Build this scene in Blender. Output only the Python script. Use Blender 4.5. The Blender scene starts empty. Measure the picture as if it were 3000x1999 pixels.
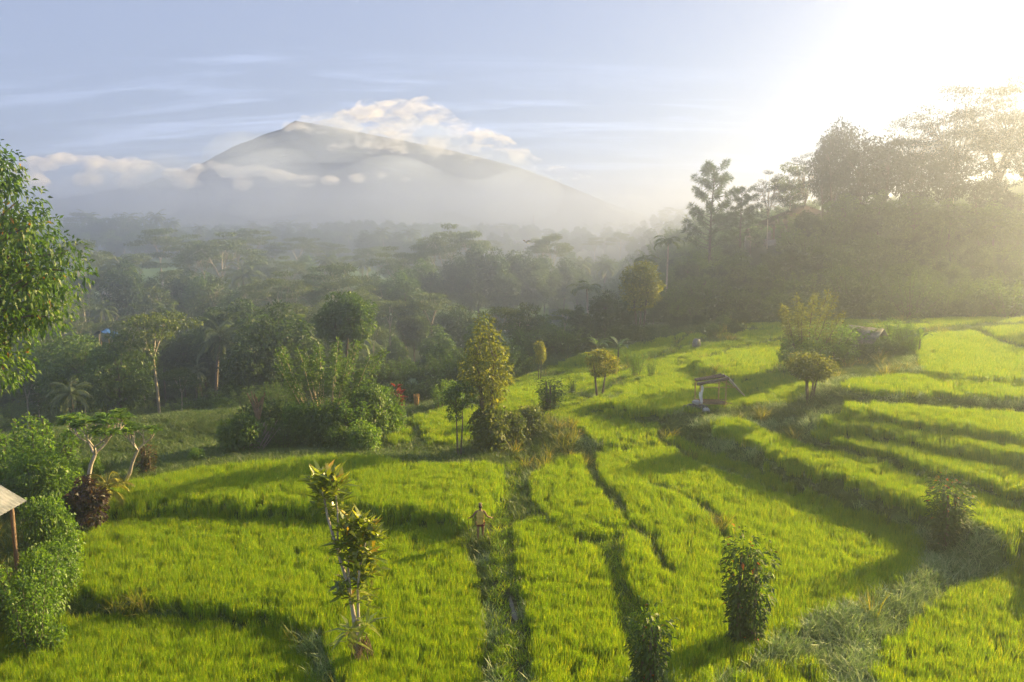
import bpy, bmesh, math, random
import numpy as np
from mathutils import Vector, Matrix

S = bpy.context.scene
COL = S.collection
R = math.radians

# ------------------------------------------------------------------ camera
CAM_Z, PITCH, FPX = 13.4, R(8.2), 1830.0          # picture frame used below: 2353 x 1568
cam = bpy.data.cameras.new("camera"); camo = bpy.data.objects.new("camera", cam); COL.objects.link(camo)
cam.sensor_width = 36.0; cam.lens = 28.0; cam.clip_start = 0.5; cam.clip_end = 12000
camo.location = (0, 0, CAM_Z); camo.rotation_euler = (R(90) - PITCH, 0, 0)
S.camera = camo
S.view_settings.view_transform = 'Standard'; S.view_settings.look = 'None'
S.view_settings.exposure = 1.9; S.view_settings.gamma = 1.0
# ------------------------------------------------------------------ sun + sky
SUN_AZ, SUN_EL = R(58), R(20)
w = bpy.data.worlds.new("World"); S.world = w; w.use_nodes = True
nt = w.node_tree; nt.nodes.clear(); N = nt.nodes.new; LK = nt.links.new
out = N('ShaderNodeOutputWorld'); bg = N('ShaderNodeBackground'); sky = N('ShaderNodeTexSky')
sky.sky_type = 'NISHITA'; sky.sun_disc = False; sky.sun_elevation = SUN_EL; sky.sun_rotation = SUN_AZ
sky.air_density = 1.0; sky.dust_density = 0.1; sky.ozone_density = 1.6
bg.inputs[1].default_value = 0.054
# thin high cloud streaks: part of the sky itself
geo = N('ShaderNodeTexCoord'); sep = N('ShaderNodeSeparateXYZ'); LK(geo.outputs['Generated'], sep.inputs[0])
addz = N('ShaderNodeMath'); addz.operation = 'ADD'; addz.inputs[1].default_value = 0.16; LK(sep.outputs[2], addz.inputs[0])
dx = N('ShaderNodeMath'); dx.operation = 'DIVIDE'; LK(sep.outputs[0], dx.inputs[0]); LK(addz.outputs[0], dx.inputs[1])
dy = N('ShaderNodeMath'); dy.operation = 'DIVIDE'; LK(sep.outputs[1], dy.inputs[0]); LK(addz.outputs[0], dy.inputs[1])
comb = N('ShaderNodeCombineXYZ'); LK(dx.outputs[0], comb.inputs[0]); LK(dy.outputs[0], comb.inputs[1])
def skynoise(rot, scl, nscale, detail, lo, hi, dist=0.6):
    mp = N('ShaderNodeMapping'); mp.inputs['Rotation'].default_value = (0, 0, R(rot)); mp.inputs['Scale'].default_value = scl
    LK(comb.outputs[0], mp.inputs[0])
    nz = N('ShaderNodeTexNoise'); nz.inputs['Scale'].default_value = nscale; nz.inputs['Detail'].default_value = detail
    nz.inputs['Roughness'].default_value = 0.66; nz.inputs['Distortion'].default_value = dist; LK(mp.outputs[0], nz.inputs['Vector'])
    mr = N('ShaderNodeMapRange'); mr.interpolation_type = 'SMOOTHSTEP'
    mr.inputs[1].default_value = lo; mr.inputs[2].default_value = hi; LK(nz.outputs[0], mr.inputs[0])
    return mr.outputs[0]
a1 = skynoise(-32, (0.5, 2.4, 1), 1.7, 9, 0.46, 0.66)
a2 = skynoise(-32, (0.3, 1.0, 1), 0.8, 4, 0.40, 0.60, 0.3)
mul = N('ShaderNodeMath'); mul.operation = 'MULTIPLY'; LK(a1, mul.inputs[0]); LK(a2, mul.inputs[1])
fac = N('ShaderNodeMath'); fac.operation = 'MULTIPLY_ADD'; fac.inputs[1].default_value = 0.12; fac.inputs[2].default_value = 0.85; LK(mul.outputs[0], fac.inputs[0])
cl = N('ShaderNodeMix'); cl.data_type = 'RGBA'; cl.inputs['Factor'].default_value = .10; cl.inputs['A'].default_value = (2.6, 2.95, 4.1, 1); LK(sky.outputs[0], cl.inputs['B'])
mix = N('ShaderNodeMix'); mix.data_type = 'RGBA'; LK(fac.outputs[0], mix.inputs['Factor']); LK(sky.outputs[0], mix.inputs['A']); LK(cl.outputs['Result'], mix.inputs['B'])
stk = N('ShaderNodeMapRange'); stk.inputs[3].default_value = .88; stk.inputs[4].default_value = 1.42; LK(mul.outputs[0], stk.inputs[0])
vm = N('ShaderNodeVectorMath'); vm.operation = 'SCALE'; LK(mix.outputs['Result'], vm.inputs[0]); LK(stk.outputs[0], vm.inputs['Scale']); LK(vm.outputs[0], bg.inputs[0]); LK(bg.outputs[0], out.inputs[0])

SUNV = Vector((math.sin(SUN_AZ) * math.cos(SUN_EL), math.cos(SUN_AZ) * math.cos(SUN_EL), math.sin(SUN_EL)))
sl = bpy.data.lights.new("sun", 'SUN'); slo = bpy.data.objects.new("sun", sl); COL.objects.link(slo)
sl.energy = 5.0; sl.angle = R(0.5); sl.color = (1.0, 0.71, 0.30); slo.rotation_euler = SUNV.to_track_quat('Z', 'Y').to_euler()
slo.location = SUNV * 300

cy = S.cycles
cy.use_denoising = True; cy.denoiser = 'OPENIMAGEDENOISE'; cy.denoising_input_passes = 'RGB_ALBEDO_NORMAL'
cy.volume_step_rate = 0.22; cy.max_bounces = 5; cy.diffuse_bounces = 2; cy.glossy_bounces = 1; cy.transmission_bounces = 4
cy.volume_bounces = 3; cy.transparent_max_bounces = 12
cy.use_adaptive_sampling = True; cy.adaptive_threshold = 0.02
cy.sample_clamp_indirect = 6.0

# ------------------------------------------------------------------ haze: one closed box of even density
HAZE_D, HAZE_TOP = 0.0024, 50.0
def haze_box():
    m = bpy.data.meshes.new("haze"); bm = bmesh.new()
    bmesh.ops.create_cube(bm, size=1.0); bm.to_mesh(m); bm.free()
    o = bpy.data.objects.new("haze", m); COL.objects.link(o)
    o.scale = (2200, 1130, HAZE_TOP + 24); o.location = (0, 455, (HAZE_TOP - 24) / 2)
    o['kind'] = 'stuff'; o['label'] = 'pale morning haze lying over the valley'
    mt = bpy.data.materials.new("haze"); mt.use_nodes = True; t = mt.node_tree; t.nodes.clear()
    ou = t.nodes.new('ShaderNodeOutputMaterial'); pv = t.nodes.new('ShaderNodeVolumePrincipled')
    pv.inputs['Color'].default_value = (0.70, 0.79, 1.0, 1); pv.inputs['Density'].default_value = HAZE_D
    pv.inputs['Anisotropy'].default_value = 0.83
    t.links.new(pv.outputs[0], ou.inputs['Volume']); m.materials.append(mt)
    o.display_type = 'WIRE'
haze_box()

# ------------------------------------------------------------------ picture <-> world
SP, CP = math.sin(PITCH), math.cos(PITCH)
def ray(px, py):
    u = (px - 1176.5) / FPX; v = (784.0 - py) / FPX
    return u, CP + v * SP, -SP + v * CP
def at_z(px, py, z):
    a, b, c = ray(px, py); t = (z - CAM_Z) / c
    return a * t, b * t, z
def at_y(px, py, y):
    a, b, c = ray(px, py); t = y / b
    return a * t, y, CAM_Z + c * t
def to_px(x, y, z):
    dz = z - CAM_Z; f = y * CP - dz * SP; up = y * SP + dz * CP
    f = np.maximum(f, 0.01)
    return 1176.5 + FPX * x / f, 784.0 - FPX * up / f
def sstep(a, b, x):
    t = np.clip((x - a) / (b - a), 0, 1); return t * t * (3 - 2 * t)

# value noise (numpy)
def vnoise(x, y, seed=0):
    xi = np.floor(x).astype(np.int64); yi = np.floor(y).astype(np.int64); fx = x - xi; fy = y - yi
    fx = fx * fx * (3 - 2 * fx); fy = fy * fy * (3 - 2 * fy)
    def h(i, j):
        n = (i * 374761393 + j * 668265263 + seed * 1442695041) & 0x7fffffff
        n = ((n ^ (n >> 13)) * 1274126177) & 0x7fffffff
        return ((n ^ (n >> 16)) & 0xffff) / 65535.0
    return (h(xi, yi) * (1 - fx) + h(xi + 1, yi) * fx) * (1 - fy) + (h(xi, yi + 1) * (1 - fx) + h(xi + 1, yi + 1) * fx) * fy
def fbm(x, y, seed=0, o=4):
    s = 0; a = 0.5
    for k in range(o):
        s = s + a * vnoise(x * 2 ** k, y * 2 ** k, seed + k); a *= 0.5
    return s

# ------------------------------------------------------------------ paddies: outlines of the tops of the rice, and the level of each terrace
RICE_H = 0.83
PADDY = [   # (level, outline); the first match wins
 (-1.15, [(-60,1395),(60,1388),(200,1392),(392,1396),(532,1415),(644,1411),(700,1492),(742,1568),(760,1700),(-60,1700)]),
 (-0.60, [(96,1318),(170,1218),(245,1176),(385,1163),(560,1168),(742,1171),(864,1180),(986,1188),(1039,1199),(1056,1218),(1070,1250),(1086,1285),(1103,1369),(1109,1474),(1106,1568),(1106,1700),(800,1700),(797,1568),(770,1470),(728,1412),(665,1385),(619,1371),(497,1366),(392,1355),(300,1343),(200,1332),(80,1345)]),
 (0.15, [(186,1140),(256,1098),(350,1074),(483,1053),(602,1041),(707,1031),(847,1027),(900,1034),(960,1046),(1056,1046),(1126,1041),(1151,1055),(1154,1079),(1144,1117),(1109,1165),(1075,1176),(986,1166),(864,1154),(742,1147),(567,1141),(392,1146),(300,1146),(215,1160)]),
 (-0.05, [(1183,1182),(1239,1169),(1288,1190),(1330,1216),(1372,1240),(1398,1300),(1414,1400),(1446,1490),(1476,1568),(1500,1700),(1240,1700),(1235,1568),(1225,1420),(1205,1320),(1190,1230)]),
 (0.15, [(1222,1072),(1270,1042),(1330,1022),(1344,1055),(1362,1097),(1420,1150),(1440,1192),(1400,1205),(1330,1196),(1267,1165),(1225,1122)]),
 (0.28, [(1372,1026),(1484,1003),(1560,988),(1640,1028),(1740,1062),(1810,1090),(1983,1155),(2105,1200),(2130,1240),(2126,1262),(2070,1314),(1875,1392),(1760,1452),(1693,1495),(1611,1540),(1570,1556),(1541,1518),(1520,1431),(1476,1358),(1446,1288),(1428,1223),(1450,1190),(1445,1140),(1430,1112),(1385,1072)]),
 (0.15, [(2420,1258),(2353,1272),(2286,1297),(2191,1331),(2044,1442),(2010,1509),(2040,1568),(2080,1700),(2420,1700)]),
 (0.10, [(1800,1490),(1905,1492),(1915,1568),(1930,1700),(1600,1700),(1615,1575),(1720,1525)]),
 (4.1, [(2262,741),(2353,735),(2480,735),(2480,790),(2353,775),(2300,760)]),
 (3.9, [(2104,760),(2160,752),(2234,748),(2290,772),(2353,790),(2480,800),(2480,862),(2353,856),(2234,848),(2129,836),(2118,815)]),
 (3.6, [(1936,858),(2010,848),(2094,844),(2160,850),(2234,856),(2353,866),(2480,880),(2480,905),(2353,895),(2129,882),(1989,879),(1936,868)]),
 (3.1, [(1943,910),(2024,909),(2164,918),(2353,929),(2480,945),(2480,995),(2353,978),(2164,953),(2024,932),(1940,923)]),
 (2.6, [(1886,938),(1940,937),(2024,947),(2164,966),(2269,987),(2353,998),(2480,1020),(2480,1050),(2353,1027),(2146,992),(2006,964),(1894,951)]),
 (2.05, [(1870,972),(1905,963),(2006,975),(2129,1006),(2304,1034),(2353,1045),(2480,1075),(2480,1140),(2353,1104),(2269,1079),(2164,1055),(2059,1020),(1971,999),(1884,982)]),
 (1.5, [(1642,945),(1702,944),(1793,981),(1884,1015),(1971,1033),(2059,1055),(2164,1090),(2269,1115),(2353,1138),(2480,1178),(2480,1262),(2353,1215),(2222,1165),(2070,1115),(1912,1062),(1814,1034),(1737,999),(1642,965)]),
 (0.75, [(1320,945),(1379,938),(1432,947),(1510,955),(1505,985),(1400,1008),(1375,990),(1330,968)]),
 (1.55, [(1395,905),(1449,888),(1519,860),(1568,830),(1600,845),(1650,868),(1610,900),(1540,925),(1470,922),(1420,914)]),
 (2.3, [(1586,815),(1674,806),(1737,790),(1821,785),(1850,800),(1835,816),(1765,829),(1656,840)]),
 (-0.25, [(940,944),(1022,923),(1095,918),(1098,975),(1060,998),(985,998),(968,955)]),
 (0.3, [(1141,893),(1236,887),(1245,925),(1150,940)]),
 (-0.6, [(861,958),(931,948),(952,994),(900,998)]),
]
BUNDS = [(.3,[(1494,1106),(1560,1122),(1611,1145),(1640,1170),(1671,1228)]),(.3,[(1450,1190),(1500,1230),(1530,1300)]),(1.2,[(1330,905),(1420,868),(1500,836),(1570,800)]),(2.0,[(1590,872),(1650,850),(1760,838),(1850,828)]),(3.0,[(1600,800),(1700,772),(1850,758),(2100,748)]),(1.6,[(1440,830),(1520,800),(1600,762)]),(2.6,[(1560,790),(1640,770),(1760,748)]),(.3,[(1540,1010),(1600,1050),(1720,1090),(1820,1130)])]
PATHS = [(-0.02, [(1118,1210),(1128,1300),(1136,1420),(1145,1568),(1150,1700),(1226,1700),(1222,1568),(1212,1430),(1196,1330),(1180,1240),(1176,1180),(1205,1120),(1212,1070),(1175,1058),(1165,1090),(1155,1130),(1118,1190)])]
DITCH = [(1172,1372),(1176,1388),(1180,1404),(1184,1420),(1188,1436)]
polys = [(z, np.array([at_z(px, py, z + RICE_H)[:2] for px, py in pts])) for z, pts in PADDY]
pathp = [(z, np.array([at_z(px, py, z)[:2] for px, py in pts])) for z, pts in PATHS]
bunds = [np.array([at_z(px, py, z + .5)[:2] for px, py in L]) for z, L in BUNDS]
ditch = np.array([at_z(px, py, -0.15)[:2] for px, py in DITCH])
weed_line = [np.array([at_z(px, py, 0.4)[:2] for px, py in L]) for L in
             ([(2300,1272),(2240,1290),(2120,1335),(2000,1388),(1900,1430),(1830,1460),(1745,1495)], [(1960,1440),(1965,1520),(1960,1600),(1970,1700)], [(1790,1540),(1690,1560),(1560,1590)])]

def inside(poly, x, y):
    r = np.zeros(x.shape, bool); n = len(poly); j = n - 1
    for i in range(n):
        xi, yi = poly[i]; xj, yj = poly[j]
        c = ((yi > y) != (yj > y)) & (x < (xj - xi) * (y - yi) / (yj - yi + 1e-12) + xi)
        r ^= c; j = i
    return r
def dist_line(L, x, y):
    d = np.full(x.shape, 1e9)
    for (ax, ay), (bx, by) in zip(L[:-1], L[1:]):
        ux, uy = bx - ax, by - ay; t = np.clip(((x - ax) * ux + (y - ay) * uy) / (ux * ux + uy * uy), 0, 1)
        d = np.minimum(d, np.hypot(x - ax - t * ux, y - ay - t * uy))
    return d
def near_samples():
    P = []
    for z, poly in polys:
        n = len(poly)
        for i in range(n):
            a, b = poly[i], poly[(i + 1) % n]; k = max(1, int(np.hypot(*(b - a)) / 1.2))
            for t in range(k): P.append((*(a + (b - a) * t / k), z))
    for px, py, Y, z in CTRL: P.append((at_y(px, py, Y)[0], Y, z))
    return np.array(P)
# ground seen between the terraces: (picture x, -, distance, level)
CTRL = [(x, 0, Y, z) for x, Y, z in [
 (0,30,-.9),(60,32,-.7),(-200,30,-1),(100,36,-.4),(150,40,-.2),(60,44,-1.5),(-100,40,-1.5),(0,22,-1.4),(-100,20,-1.6),
 (400,56,-2.2),(560,58,-1.6),(700,58,-1.4),(820,58,-1.2),(250,52,-2.2),(880,66,-3.0),(960,72,-3.2),(1060,74,-2.6),(1150,74,-1.2),
 (1250,72,-.4),(1300,66,.1),(1370,66,.5),(1300,84,-.6),(1420,78,1.0),(1500,84,1.2),(1600,84,2.0),(1700,86,2.6),(1400,92,0),(1560,96,1.6),
 (1110,48,.1),(1060,47,-.05),(1200,50,.25),(1270,54,.35),(1330,58,.5),(1250,60,.2),
 (1800,80,3.0),(1900,72,3.2),(2000,70,3.3),(1900,88,3.6),(2100,86,3.9),(2300,86,4.0),(2450,86,4.1),(1600,57,1.4),(1640,53,1.3),(1720,54,1.5),(1800,56,2.1),(1850,50,2.0)]]
def base_z(x, y):
    v = -11.5 + 13.0 * sstep(330, 900, y) + 1.6 * (fbm(x / 60, y / 60, 3) - .5) * sstep(90, 160, y)
    left_rise = sstep(-60, -220, x) * sstep(260, 420, y) * (1 - sstep(520, 640, y)) * 15.0       # wooded knoll on the left skyline
    kn = 9.0 * np.exp(-(((x + 185) / 85) ** 2 + ((y - 470) / 80) ** 2))
    v = v + kn + 7.0 * np.exp(-(((x + 110) / 120) ** 2 + ((y - 640) / 70) ** 2))
    rr = 26.0 * sstep(40, 190, x) * sstep(230, 420, y) * (1 - sstep(700, 950, y))                 # low ridge behind the hill
    v = v + rr * 0.8
    edge = 24 + 0.06 * (y - 100) + 5 * (fbm(y / 22, x * 0, 9) - .5)
    hill = sstep(edge - 2, edge + 22, x) * sstep(80 - 0.08 * (x - 40), 122, y) * (1 - sstep(215, 300, y))
    top = 10.8 + np.clip(x - 52, 0, 90) * 0.10
    nearz = -3.0 + 0 * x
    k = sstep(52, 96, y) * (1 - 0.0 * x)
    b = nearz * (1 - k) + v * k
    side = sstep(2, 26, x - (y - 80) * 0.10) * (1 - sstep(150, 260, y))
    b = b * (1 - side) + (4.0 + 0 * x) * side
    b = b * (1 - hill) + top * hill + hill * 1.2 * (fbm(x / 14, y / 14, 5) - .5)
    return b
def spaced(lo, mid0, mid1, hi, step, grow):
    mid = list(np.arange(mid0, mid1 + 1e-6, step)); a = [mid0]; s = step
    while a[-1] > lo: s *= grow; a.append(a[-1] - s)
    b = [mid[-1]]; s = step
    while b[-1] < hi: s *= grow; b.append(b[-1] + s)
    return np.array(sorted(a[1:]) + mid + b[1:])
gx = spaced(-1000, -36, 58, 1000, 0.33, 1.075)
gy = spaced(-60, 15, 92, 990, 0.33, 1.06)
X, Y = np.meshgrid(gx, gy)
Zb = base_z(X, Y)
NS = near_samples()
near = (X > -60) & (X < 80) & (Y > -20) & (Y < 125)
nx, ny = X[near], Y[near]; num = np.zeros(nx.shape); den = np.zeros(nx.shape); dmin = np.full(nx.shape, 1e9)
for k in range(0, len(nx), 4000):
    d2 = (nx[k:k+4000, None] - NS[None, :, 0]) ** 2 + (ny[k:k+4000, None] - NS[None, :, 1]) ** 2 + 0.02
    wgt = d2 ** -1.7; num[k:k+4000] = (wgt * NS[None, :, 2]).sum(1); den[k:k+4000] = wgt.sum(1); dmin[k:k+4000] = d2.min(1)
idw = num / den; wn = np.exp(-dmin / 14.0 ** 2); wn = np.where(ny < 30, 1, wn)
Zn = Zb.copy(); Zn[near] = wn * idw + (1 - wn) * Zb[near]
LEVEL = np.full(X.shape, -1)
nmask = (Y < 100) & (np.abs(X) < 80)
for k, (z, poly) in reversed(list(enumerate(polys))):
    m = nmask & inside(poly, X, Y); Zn[m] = z; LEVEL[m] = k
for z, poly in pathp:
    m = nmask & inside(poly, X, Y) & (LEVEL < 0); Zn[m] = z + 0.1 * (fbm(X[m], Y[m], 2) - .5); LEVEL[m] = -2
dd = dist_line(ditch, X, Y); Zn -= 0.22 * np.exp(-(dd / 0.28) ** 2)
for L in weed_line:
    dl = dist_line(L, X, Y); Zn += np.where(LEVEL < 0, 0.28 * np.exp(-(dl / 0.8) ** 2), 0)
c = Zn.copy()
for _ in range(1):
    c[1:-1, 1:-1] = (Zn[1:-1, 1:-1] * 2 + Zn[:-2, 1:-1] + Zn[2:, 1:-1] + Zn[1:-1, :-2] + Zn[1:-1, 2:]) / 6
sel = (Y > 14) & (Y < 100) & (np.abs(X) < 70); Zn[sel] = c[sel]
Zn += np.where((LEVEL < 0) & (Y < 100), 0.12 * (fbm(X / 1.1, Y / 1.1, 8) - .5), 0)
def ground(x, y):
    x = np.asarray(x, float); y = np.asarray(y, float)
    i = np.clip(np.searchsorted(gx, x) - 1, 0, len(gx) - 2); j = np.clip(np.searchsorted(gy, y) - 1, 0, len(gy) - 2)
    fx = (x - gx[i]) / (gx[i + 1] - gx[i]); fy = (y - gy[j]) / (gy[j + 1] - gy[j])
    return (Zn[j, i] * (1 - fx) + Zn[j, i + 1] * fx) * (1 - fy) + (Zn[j + 1, i] * (1 - fx) + Zn[j + 1, i + 1] * fx) * fy
def level_at(x, y):
    i = np.clip(np.searchsorted(gx, x - .165), 0, len(gx) - 1); j = np.clip(np.searchsorted(gy, y - .165), 0, len(gy) - 1)
    return LEVEL[j, i]

# ------------------------------------------------------------------ materials
def newmat(name):
    m = bpy.data.materials.new(name); m.use_nodes = True; t = m.node_tree; t.nodes.clear()
    return m, t, t.nodes.new, t.links.new
def ramp(node, cols):
    cr = node.color_ramp
    while len(cr.elements) < len(cols): cr.elements.new(0.5)
    for e, (p, c) in zip(cr.elements, cols): e.position = p; e.color = (*c, 1)
def leaf_mat(name, cols, trans=(1.5, 1.6, .5), tfac=.42, gloss=.03, rough=.5, objvar=.25):
    m, t, n, l = newmat(name)
    at = n('ShaderNodeAttribute'); at.attribute_name = 'rnd'
    oi = n('ShaderNodeObjectInfo')
    ad = n('ShaderNodeMath'); ad.operation = 'MULTIPLY_ADD'; ad.inputs[1].default_value = objvar; l(oi.outputs['Random'], ad.inputs[0])
    sb = n('ShaderNodeMath'); sb.operation = 'SUBTRACT'; sb.inputs[1].default_value = objvar / 2; l(at.outputs['Fac'], sb.inputs[0]); l(sb.outputs[0], ad.inputs[2])
    cr = n('ShaderNodeValToRGB'); ramp(cr, cols); l(ad.outputs[0], cr.inputs[0])
    tm = n('ShaderNodeMix'); tm.data_type = 'RGBA'; tm.blend_type = 'MULTIPLY'; tm.inputs['Factor'].default_value = 1
    l(cr.outputs[0], tm.inputs['A']); tm.inputs['B'].default_value = (*trans, 1)
    df = n('ShaderNodeBsdfDiffuse'); tr = n('ShaderNodeBsdfTranslucent'); l(cr.outputs[0], df.inputs[0]); l(tm.outputs['Result'], tr.inputs[0])
    mx = n('ShaderNodeMixShader'); mx.inputs[0].default_value = tfac; l(df.outputs[0], mx.inputs[1]); l(tr.outputs[0], mx.inputs[2])
    gl = n('ShaderNodeBsdfGlossy'); gl.inputs['Roughness'].default_value = rough; gl.inputs[0].default_value = (.9, .95, .9, 1)
    m2 = n('ShaderNodeMixShader'); m2.inputs[0].default_value = gloss; l(mx.outputs[0], m2.inputs[1]); l(gl.outputs[0], m2.inputs[2])
    o = n('ShaderNodeOutputMaterial'); l(m2.outputs[0], o.inputs[0]); return m
def rough_mat(name, c1, c2, scale=6, rough=.9, metallic=0.0, bump=.3, stretch=(1, 1, 1), wave=None):
    m, t, n, l = newmat(name)
    tc = n('ShaderNodeTexCoord'); mp = n('ShaderNodeMapping'); mp.inputs['Scale'].default_value = stretch; l(tc.outputs['Object'], mp.inputs[0])
    nz = n('ShaderNodeTexNoise'); nz.inputs['Scale'].default_value = scale; nz.inputs['Detail'].default_value = 6; l(mp.outputs[0], nz.inputs['Vector'])
    cr = n('ShaderNodeValToRGB'); ramp(cr, [(.35, c1), (.68, c2)]); l(nz.outputs[0], cr.inputs[0])
    p = n('ShaderNodeBsdfPrincipled'); p.inputs['Roughness'].default_value = rough; p.inputs['Metallic'].default_value = metallic
    p.inputs['Specular IOR Level'].default_value = .25; l(cr.outputs[0], p.inputs['Base Color'])
    b = n('ShaderNodeBump'); b.inputs['Strength'].default_value = bump; b.inputs['Distance'].default_value = .05; l(nz.outputs[0], b.inputs['Height']); l(b.outputs[0], p.inputs['Normal'])
    o = n('ShaderNodeOutputMaterial'); l(p.outputs[0], o.inputs[0]); return m

def mesh_from(name, V, F, mats=(), rnd=None, fmat=None, smooth=False):
    """V (n,3); F list of (k,4) or (k,3) arrays"""
    me = bpy.data.meshes.new(name); V = np.asarray(V, np.float32)
    F = [np.asarray(f, np.int32) for f in F if len(f)]
    me.vertices.add(len(V)); me.vertices.foreach_set('co', V.ravel())
    nl = sum(f.size for f in F); nf = sum(len(f) for f in F)
    me.loops.add(nl); me.polygons.add(nf)
    me.loops.foreach_set('vertex_index', np.concatenate([f.ravel() for f in F]))
    tot = np.concatenate([np.full(len(f), f.shape[1], np.int32) for f in F]); st = np.concatenate([[0], np.cumsum(tot)[:-1]]).astype(np.int32)
    me.polygons.foreach_set('loop_start', st); me.polygons.foreach_set('loop_total', tot)
    for m in mats: me.materials.append(m)
    if fmat is not None: me.polygons.foreach_set('material_index', np.asarray(fmat, np.int32))
    if smooth: me.polygons.foreach_set('use_smooth', np.ones(nf, bool))
    if rnd is not None:
        a = me.attributes.new('rnd', 'FLOAT', 'POINT'); a.data.foreach_set('value', np.asarray(rnd, np.float32))
    me.update(); me.validate(); return me
def grid_faces(nyy, nxx):
    i = np.arange(nyy * nxx).reshape(nyy, nxx)
    return np.stack([i[:-1, :-1], i[:-1, 1:], i[1:, 1:], i[1:, :-1]], -1).reshape(-1, 4)
def put(name, me, parent=None, loc=(0, 0, 0), rot=(0, 0, 0), scale=1.0, label=None, cat=None, group=None, kind=None):
    o = bpy.data.objects.new(name, me); COL.objects.link(o)
    o.location = loc; o.rotation_euler = rot; o.scale = (scale, scale, scale) if not hasattr(scale, '__len__') else scale
    if parent: o.parent = parent
    for k, v in (('label', label), ('category', cat), ('group', group), ('kind', kind)):
        if v: o[k] = v
    return o

# ------------------------------------------------------------------ ground sheet
def ground_sheet():
    V = np.stack([X, Y, Zn], -1).reshape(-1, 3)
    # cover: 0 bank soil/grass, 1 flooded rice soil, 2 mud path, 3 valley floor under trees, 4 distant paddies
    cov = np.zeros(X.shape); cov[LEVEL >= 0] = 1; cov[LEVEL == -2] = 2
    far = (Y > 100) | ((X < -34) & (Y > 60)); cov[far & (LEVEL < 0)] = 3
    pxx, pyy = to_px(X, Y, Zn)
    FARP = [[(790,622),(1020,622),(1020,680),(760,690)],[(820,690),(1060,690),(1040,745),(800,760)],[(1040,705),(1260,700),(1260,790),(1030,790)],[(80,590),(420,585),(440,640),(330,705),(80,700)],[(560,600),(700,596),(720,640),(600,660)]]
    for q in FARP:
        m = inside(np.array(q, float), pxx, pyy) & (Y > 100) & (Y < 560); cov[m] = 4
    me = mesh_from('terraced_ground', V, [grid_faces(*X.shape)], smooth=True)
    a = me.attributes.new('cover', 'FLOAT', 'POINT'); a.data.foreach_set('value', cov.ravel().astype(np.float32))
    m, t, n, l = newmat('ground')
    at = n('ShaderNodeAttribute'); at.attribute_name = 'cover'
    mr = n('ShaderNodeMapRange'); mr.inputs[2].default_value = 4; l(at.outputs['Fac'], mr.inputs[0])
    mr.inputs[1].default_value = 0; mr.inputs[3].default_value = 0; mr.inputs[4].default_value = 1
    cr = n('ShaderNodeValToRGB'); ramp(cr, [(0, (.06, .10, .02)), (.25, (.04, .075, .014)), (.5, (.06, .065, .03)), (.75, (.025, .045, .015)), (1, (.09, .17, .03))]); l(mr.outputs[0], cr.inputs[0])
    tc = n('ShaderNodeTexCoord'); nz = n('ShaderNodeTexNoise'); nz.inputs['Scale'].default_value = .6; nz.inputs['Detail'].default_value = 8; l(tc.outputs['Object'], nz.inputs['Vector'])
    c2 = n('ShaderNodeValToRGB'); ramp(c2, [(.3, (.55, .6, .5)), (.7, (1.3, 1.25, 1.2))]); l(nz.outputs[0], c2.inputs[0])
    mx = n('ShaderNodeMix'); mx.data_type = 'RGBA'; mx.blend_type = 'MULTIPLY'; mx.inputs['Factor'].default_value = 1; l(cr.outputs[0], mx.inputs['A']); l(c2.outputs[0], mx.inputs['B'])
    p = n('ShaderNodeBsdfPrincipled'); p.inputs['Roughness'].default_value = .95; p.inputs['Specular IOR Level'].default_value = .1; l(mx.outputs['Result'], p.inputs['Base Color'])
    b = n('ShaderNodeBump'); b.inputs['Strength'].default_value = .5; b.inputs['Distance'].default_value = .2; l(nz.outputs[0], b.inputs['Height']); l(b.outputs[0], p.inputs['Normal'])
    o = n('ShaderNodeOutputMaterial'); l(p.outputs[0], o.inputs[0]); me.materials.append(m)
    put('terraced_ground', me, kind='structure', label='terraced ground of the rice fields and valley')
ground_sheet()
# ditch water
def ditch_water():
    P = ditch; V = []; 
    d = np.gradient(P, axis=0); d /= np.linalg.norm(d, axis=1)[:, None]; nn = np.stack([-d[:, 1], d[:, 0]], -1)
    z = ground(P[:, 0], P[:, 1]).mean() * 0 + ground(P[:, 0], P[:, 1]) + 0.05
    for p, q, zz, wd in zip(P, nn, z, (.01, .10, .06, .14, .01)): V += [(*(p - q * wd), zz), (*(p + q * wd * .6), zz)]
    F = [[2 * i, 2 * i + 1, 2 * i + 3, 2 * i + 2] for i in range(len(P) - 1)]
    m, t, n, l = newmat('muddy_water'); p = n('ShaderNodeBsdfPrincipled'); p.inputs['Base Color'].default_value = (.045, .04, .028, 1); p.inputs['Roughness'].default_value = .3
    o = n('ShaderNodeOutputMaterial'); l(p.outputs[0], o.inputs[0])
    put('ditch_water', mesh_from('ditch_water', V, [F], [m]), kind='structure', label='muddy water in the ditch beside the path')
ditch_water()

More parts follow.
